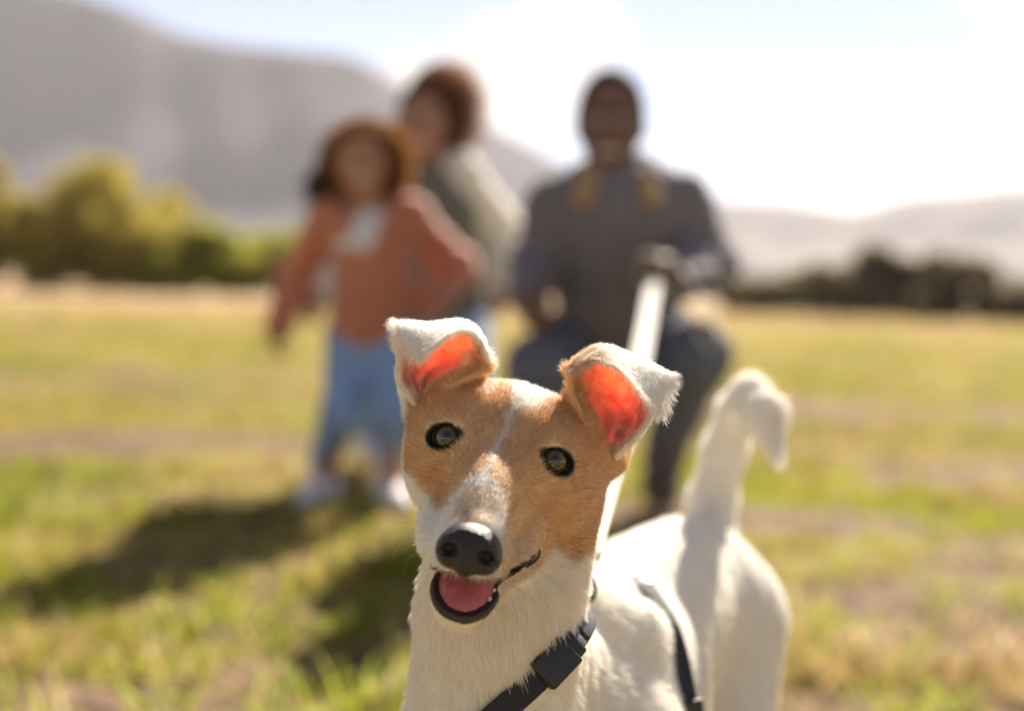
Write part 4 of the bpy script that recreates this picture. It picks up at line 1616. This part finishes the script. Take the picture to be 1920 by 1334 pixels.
# tilt the plane so that it passes through the three spots on the coat
nrm3 = unit(np.cross(gb - ga, gc - ga))
nrm3 = nrm3 if nrm3 @ bdir > 0 else -nrm3
if nrm3 @ bdir > .35:
    gn = nrm3
gcen = gcen - gn * ((gcen - gb) @ gn)
sink = np.full(120, .0045)
sink[88:118] = -.004                      # over the withers the strap lies under the coat
path2, gn = loop(gcen, gn, ga - gcen, sink)
v_, f_ = sweep_box(path2, np.tile(gn, (len(path2), 1)), .0125, .0022)
mesh_obj('girth_strap', v_, f_, web, harness)


def on_path(path, centre, target, nrm, name, size, m):
    i = int(np.argmin(np.linalg.norm(path - target, axis=1)))
    t = unit(path[(i + 1) % len(path)] - path[i - 1])
    r = unit(np.cross(t, nrm))
    r = r if r @ (path[i] - centre) > 0 else -r
    return rbox(name, path[i] + r * .002, (t, nrm, r), size, m, harness), path[i] + r * .002, t, r


on_path(path, nc, HB[1][0], pn, 'buckle', (.025, .021, .0085), plastic)
i1 = HB[1][0] * .45 + HB[0][0] * .55
on_path(path, nc, i1, pn, 'buckle_prong', (.007, .018, .0065), plastic)
on_path(path2, gcen, gc, gn, 'slider', (.012, .018, .006), plastic)
on_path(path2, gcen, spot(1207, 1102)[0], gn, 'girth_buckle', (.020, .015, .009), plastic)
# strap under the brisket joining the two loops
it = 102
b0_, b1_ = path[int(np.argmin(path[:, 2]))], path2[int(np.argmin(path2[:, 2]))]
pts = []
for t in np.linspace(0, 1, 24):
    p = b0_ * (1 - t) + b1_ * t
    h = bvh.ray_cast(Vector(p - [0, 0, .05]), Vector((0, 0, 1)), .1)
    pts.append(np.array([p[0], p[1], (h[0][2] - .004 if h[0] is not None else p[2])]))
pts = np.array(pts)
pts[:, 2] = np.convolve(np.pad(pts[:, 2], 3, 'edge'), np.ones(7) / 7, 'valid')
v_, f_ = sweep_box(pts, np.tile(np.cross(bdir, [0, 0, 1]), (len(pts), 1)), .0125, .0022)
mesh_obj('brisket_strap', v_, f_, web, harness)


def ring(name, c, n, r, w, m, parent):
    n = unit(n)
    u = unit(np.cross(n, [.3, .2, .9]))
    v = np.cross(n, u)
    A, B = np.meshgrid(np.linspace(0, 2 * math.pi, 40, endpoint=False), np.linspace(0, 2 * math.pi, 10, endpoint=False), indexing='ij')
    rad = r + w * np.cos(B)
    V = c + (rad * np.cos(A))[..., None] * u + (rad * np.sin(A))[..., None] * v + (w * np.sin(B))[..., None] * n
    ii = np.arange(400).reshape(40, 10)
    f = np.stack([ii, np.roll(ii, -1, 0), np.roll(np.roll(ii, -1, 0), -1, 1), np.roll(ii, -1, 1)], -1).reshape(-1, 4)
    return mesh_obj(name, V.reshape(-1, 3), f, m, parent)


rp = path[it] + np.array([0, 0, .009])
ring('ring', rp, bdir, .011, .0017, metal, harness)
rbox('ring_plate', path[it] + [0, 0, .003], (bdir, unit(np.cross([0, 0, 1.], bdir)), np.array([0, 0, 1.])), (.022, .017, .006), plastic, harness)

leash_mat = mat('white_webbing', (.80, .78, .74), .8, var=.12, scale=400, bump=.3, transl=.25)
leash = tag(empty('leash', tuple(rp)), 'white webbing leash running from the harness up to the hand of the crouching person', 'leash')
a_, b_ = rp + np.array([0, 0, .02]), MAN_HAND + np.array([0, -.02, -.01])
t = np.linspace(0, 1, 80)
lp = a_ * (1 - t)[:, None] + b_ * t[:, None]
lp[:, 2] -= .05 * np.sin(np.pi * t)
tw = np.stack([np.cos(.35 * np.sin(t * 7)), 0 * t, np.sin(.35 * np.sin(t * 7))], 1)
v_, f_ = sweep_box(lp, tw, .026, .003)
mesh_obj('webbing', v_, f_, leash_mat, leash)
rbox('clip', a_ - [0, 0, .008], (np.array([1., 0, 0]), unit(lp[1] - lp[0]), np.cross([1., 0, 0], unit(lp[1] - lp[0]))), (.012, .034, .009), metal, leash)
h0 = MAN_HAND
hl = catmull([h0 + [-.03, -.03, 0], h0 + [0, -.055, .03], h0 + [.05, -.03, .02], h0 + [.11, .0, -.06], h0 + [.155, .01, -.14], h0 + [.135, .02, -.17], h0 + [.09, .02, -.11], h0 + [.03, -.01, -.03]], 60)
v_, f_ = sweep_box(hl, np.tile([.3, 1., .2], (60, 1)), .03, .003)
mesh_obj('handle_loop', v_, f_, leash_mat, leash)
bn = catmull([h0 + [-.045, -.05, -.02], h0 + [-.03, -.06, .035], h0 + [.01, -.062, .03], h0 + [.03, -.055, -.02], h0 + [-.01, -.05, -.035], h0 + [-.04, -.05, -.01]], 40)
v_, f_ = sweep_box(bn, np.tile([.1, 1., .1], (40, 1)), .034, .003)
mesh_obj('wrapped_turn', v_, f_, leash_mat, leash)
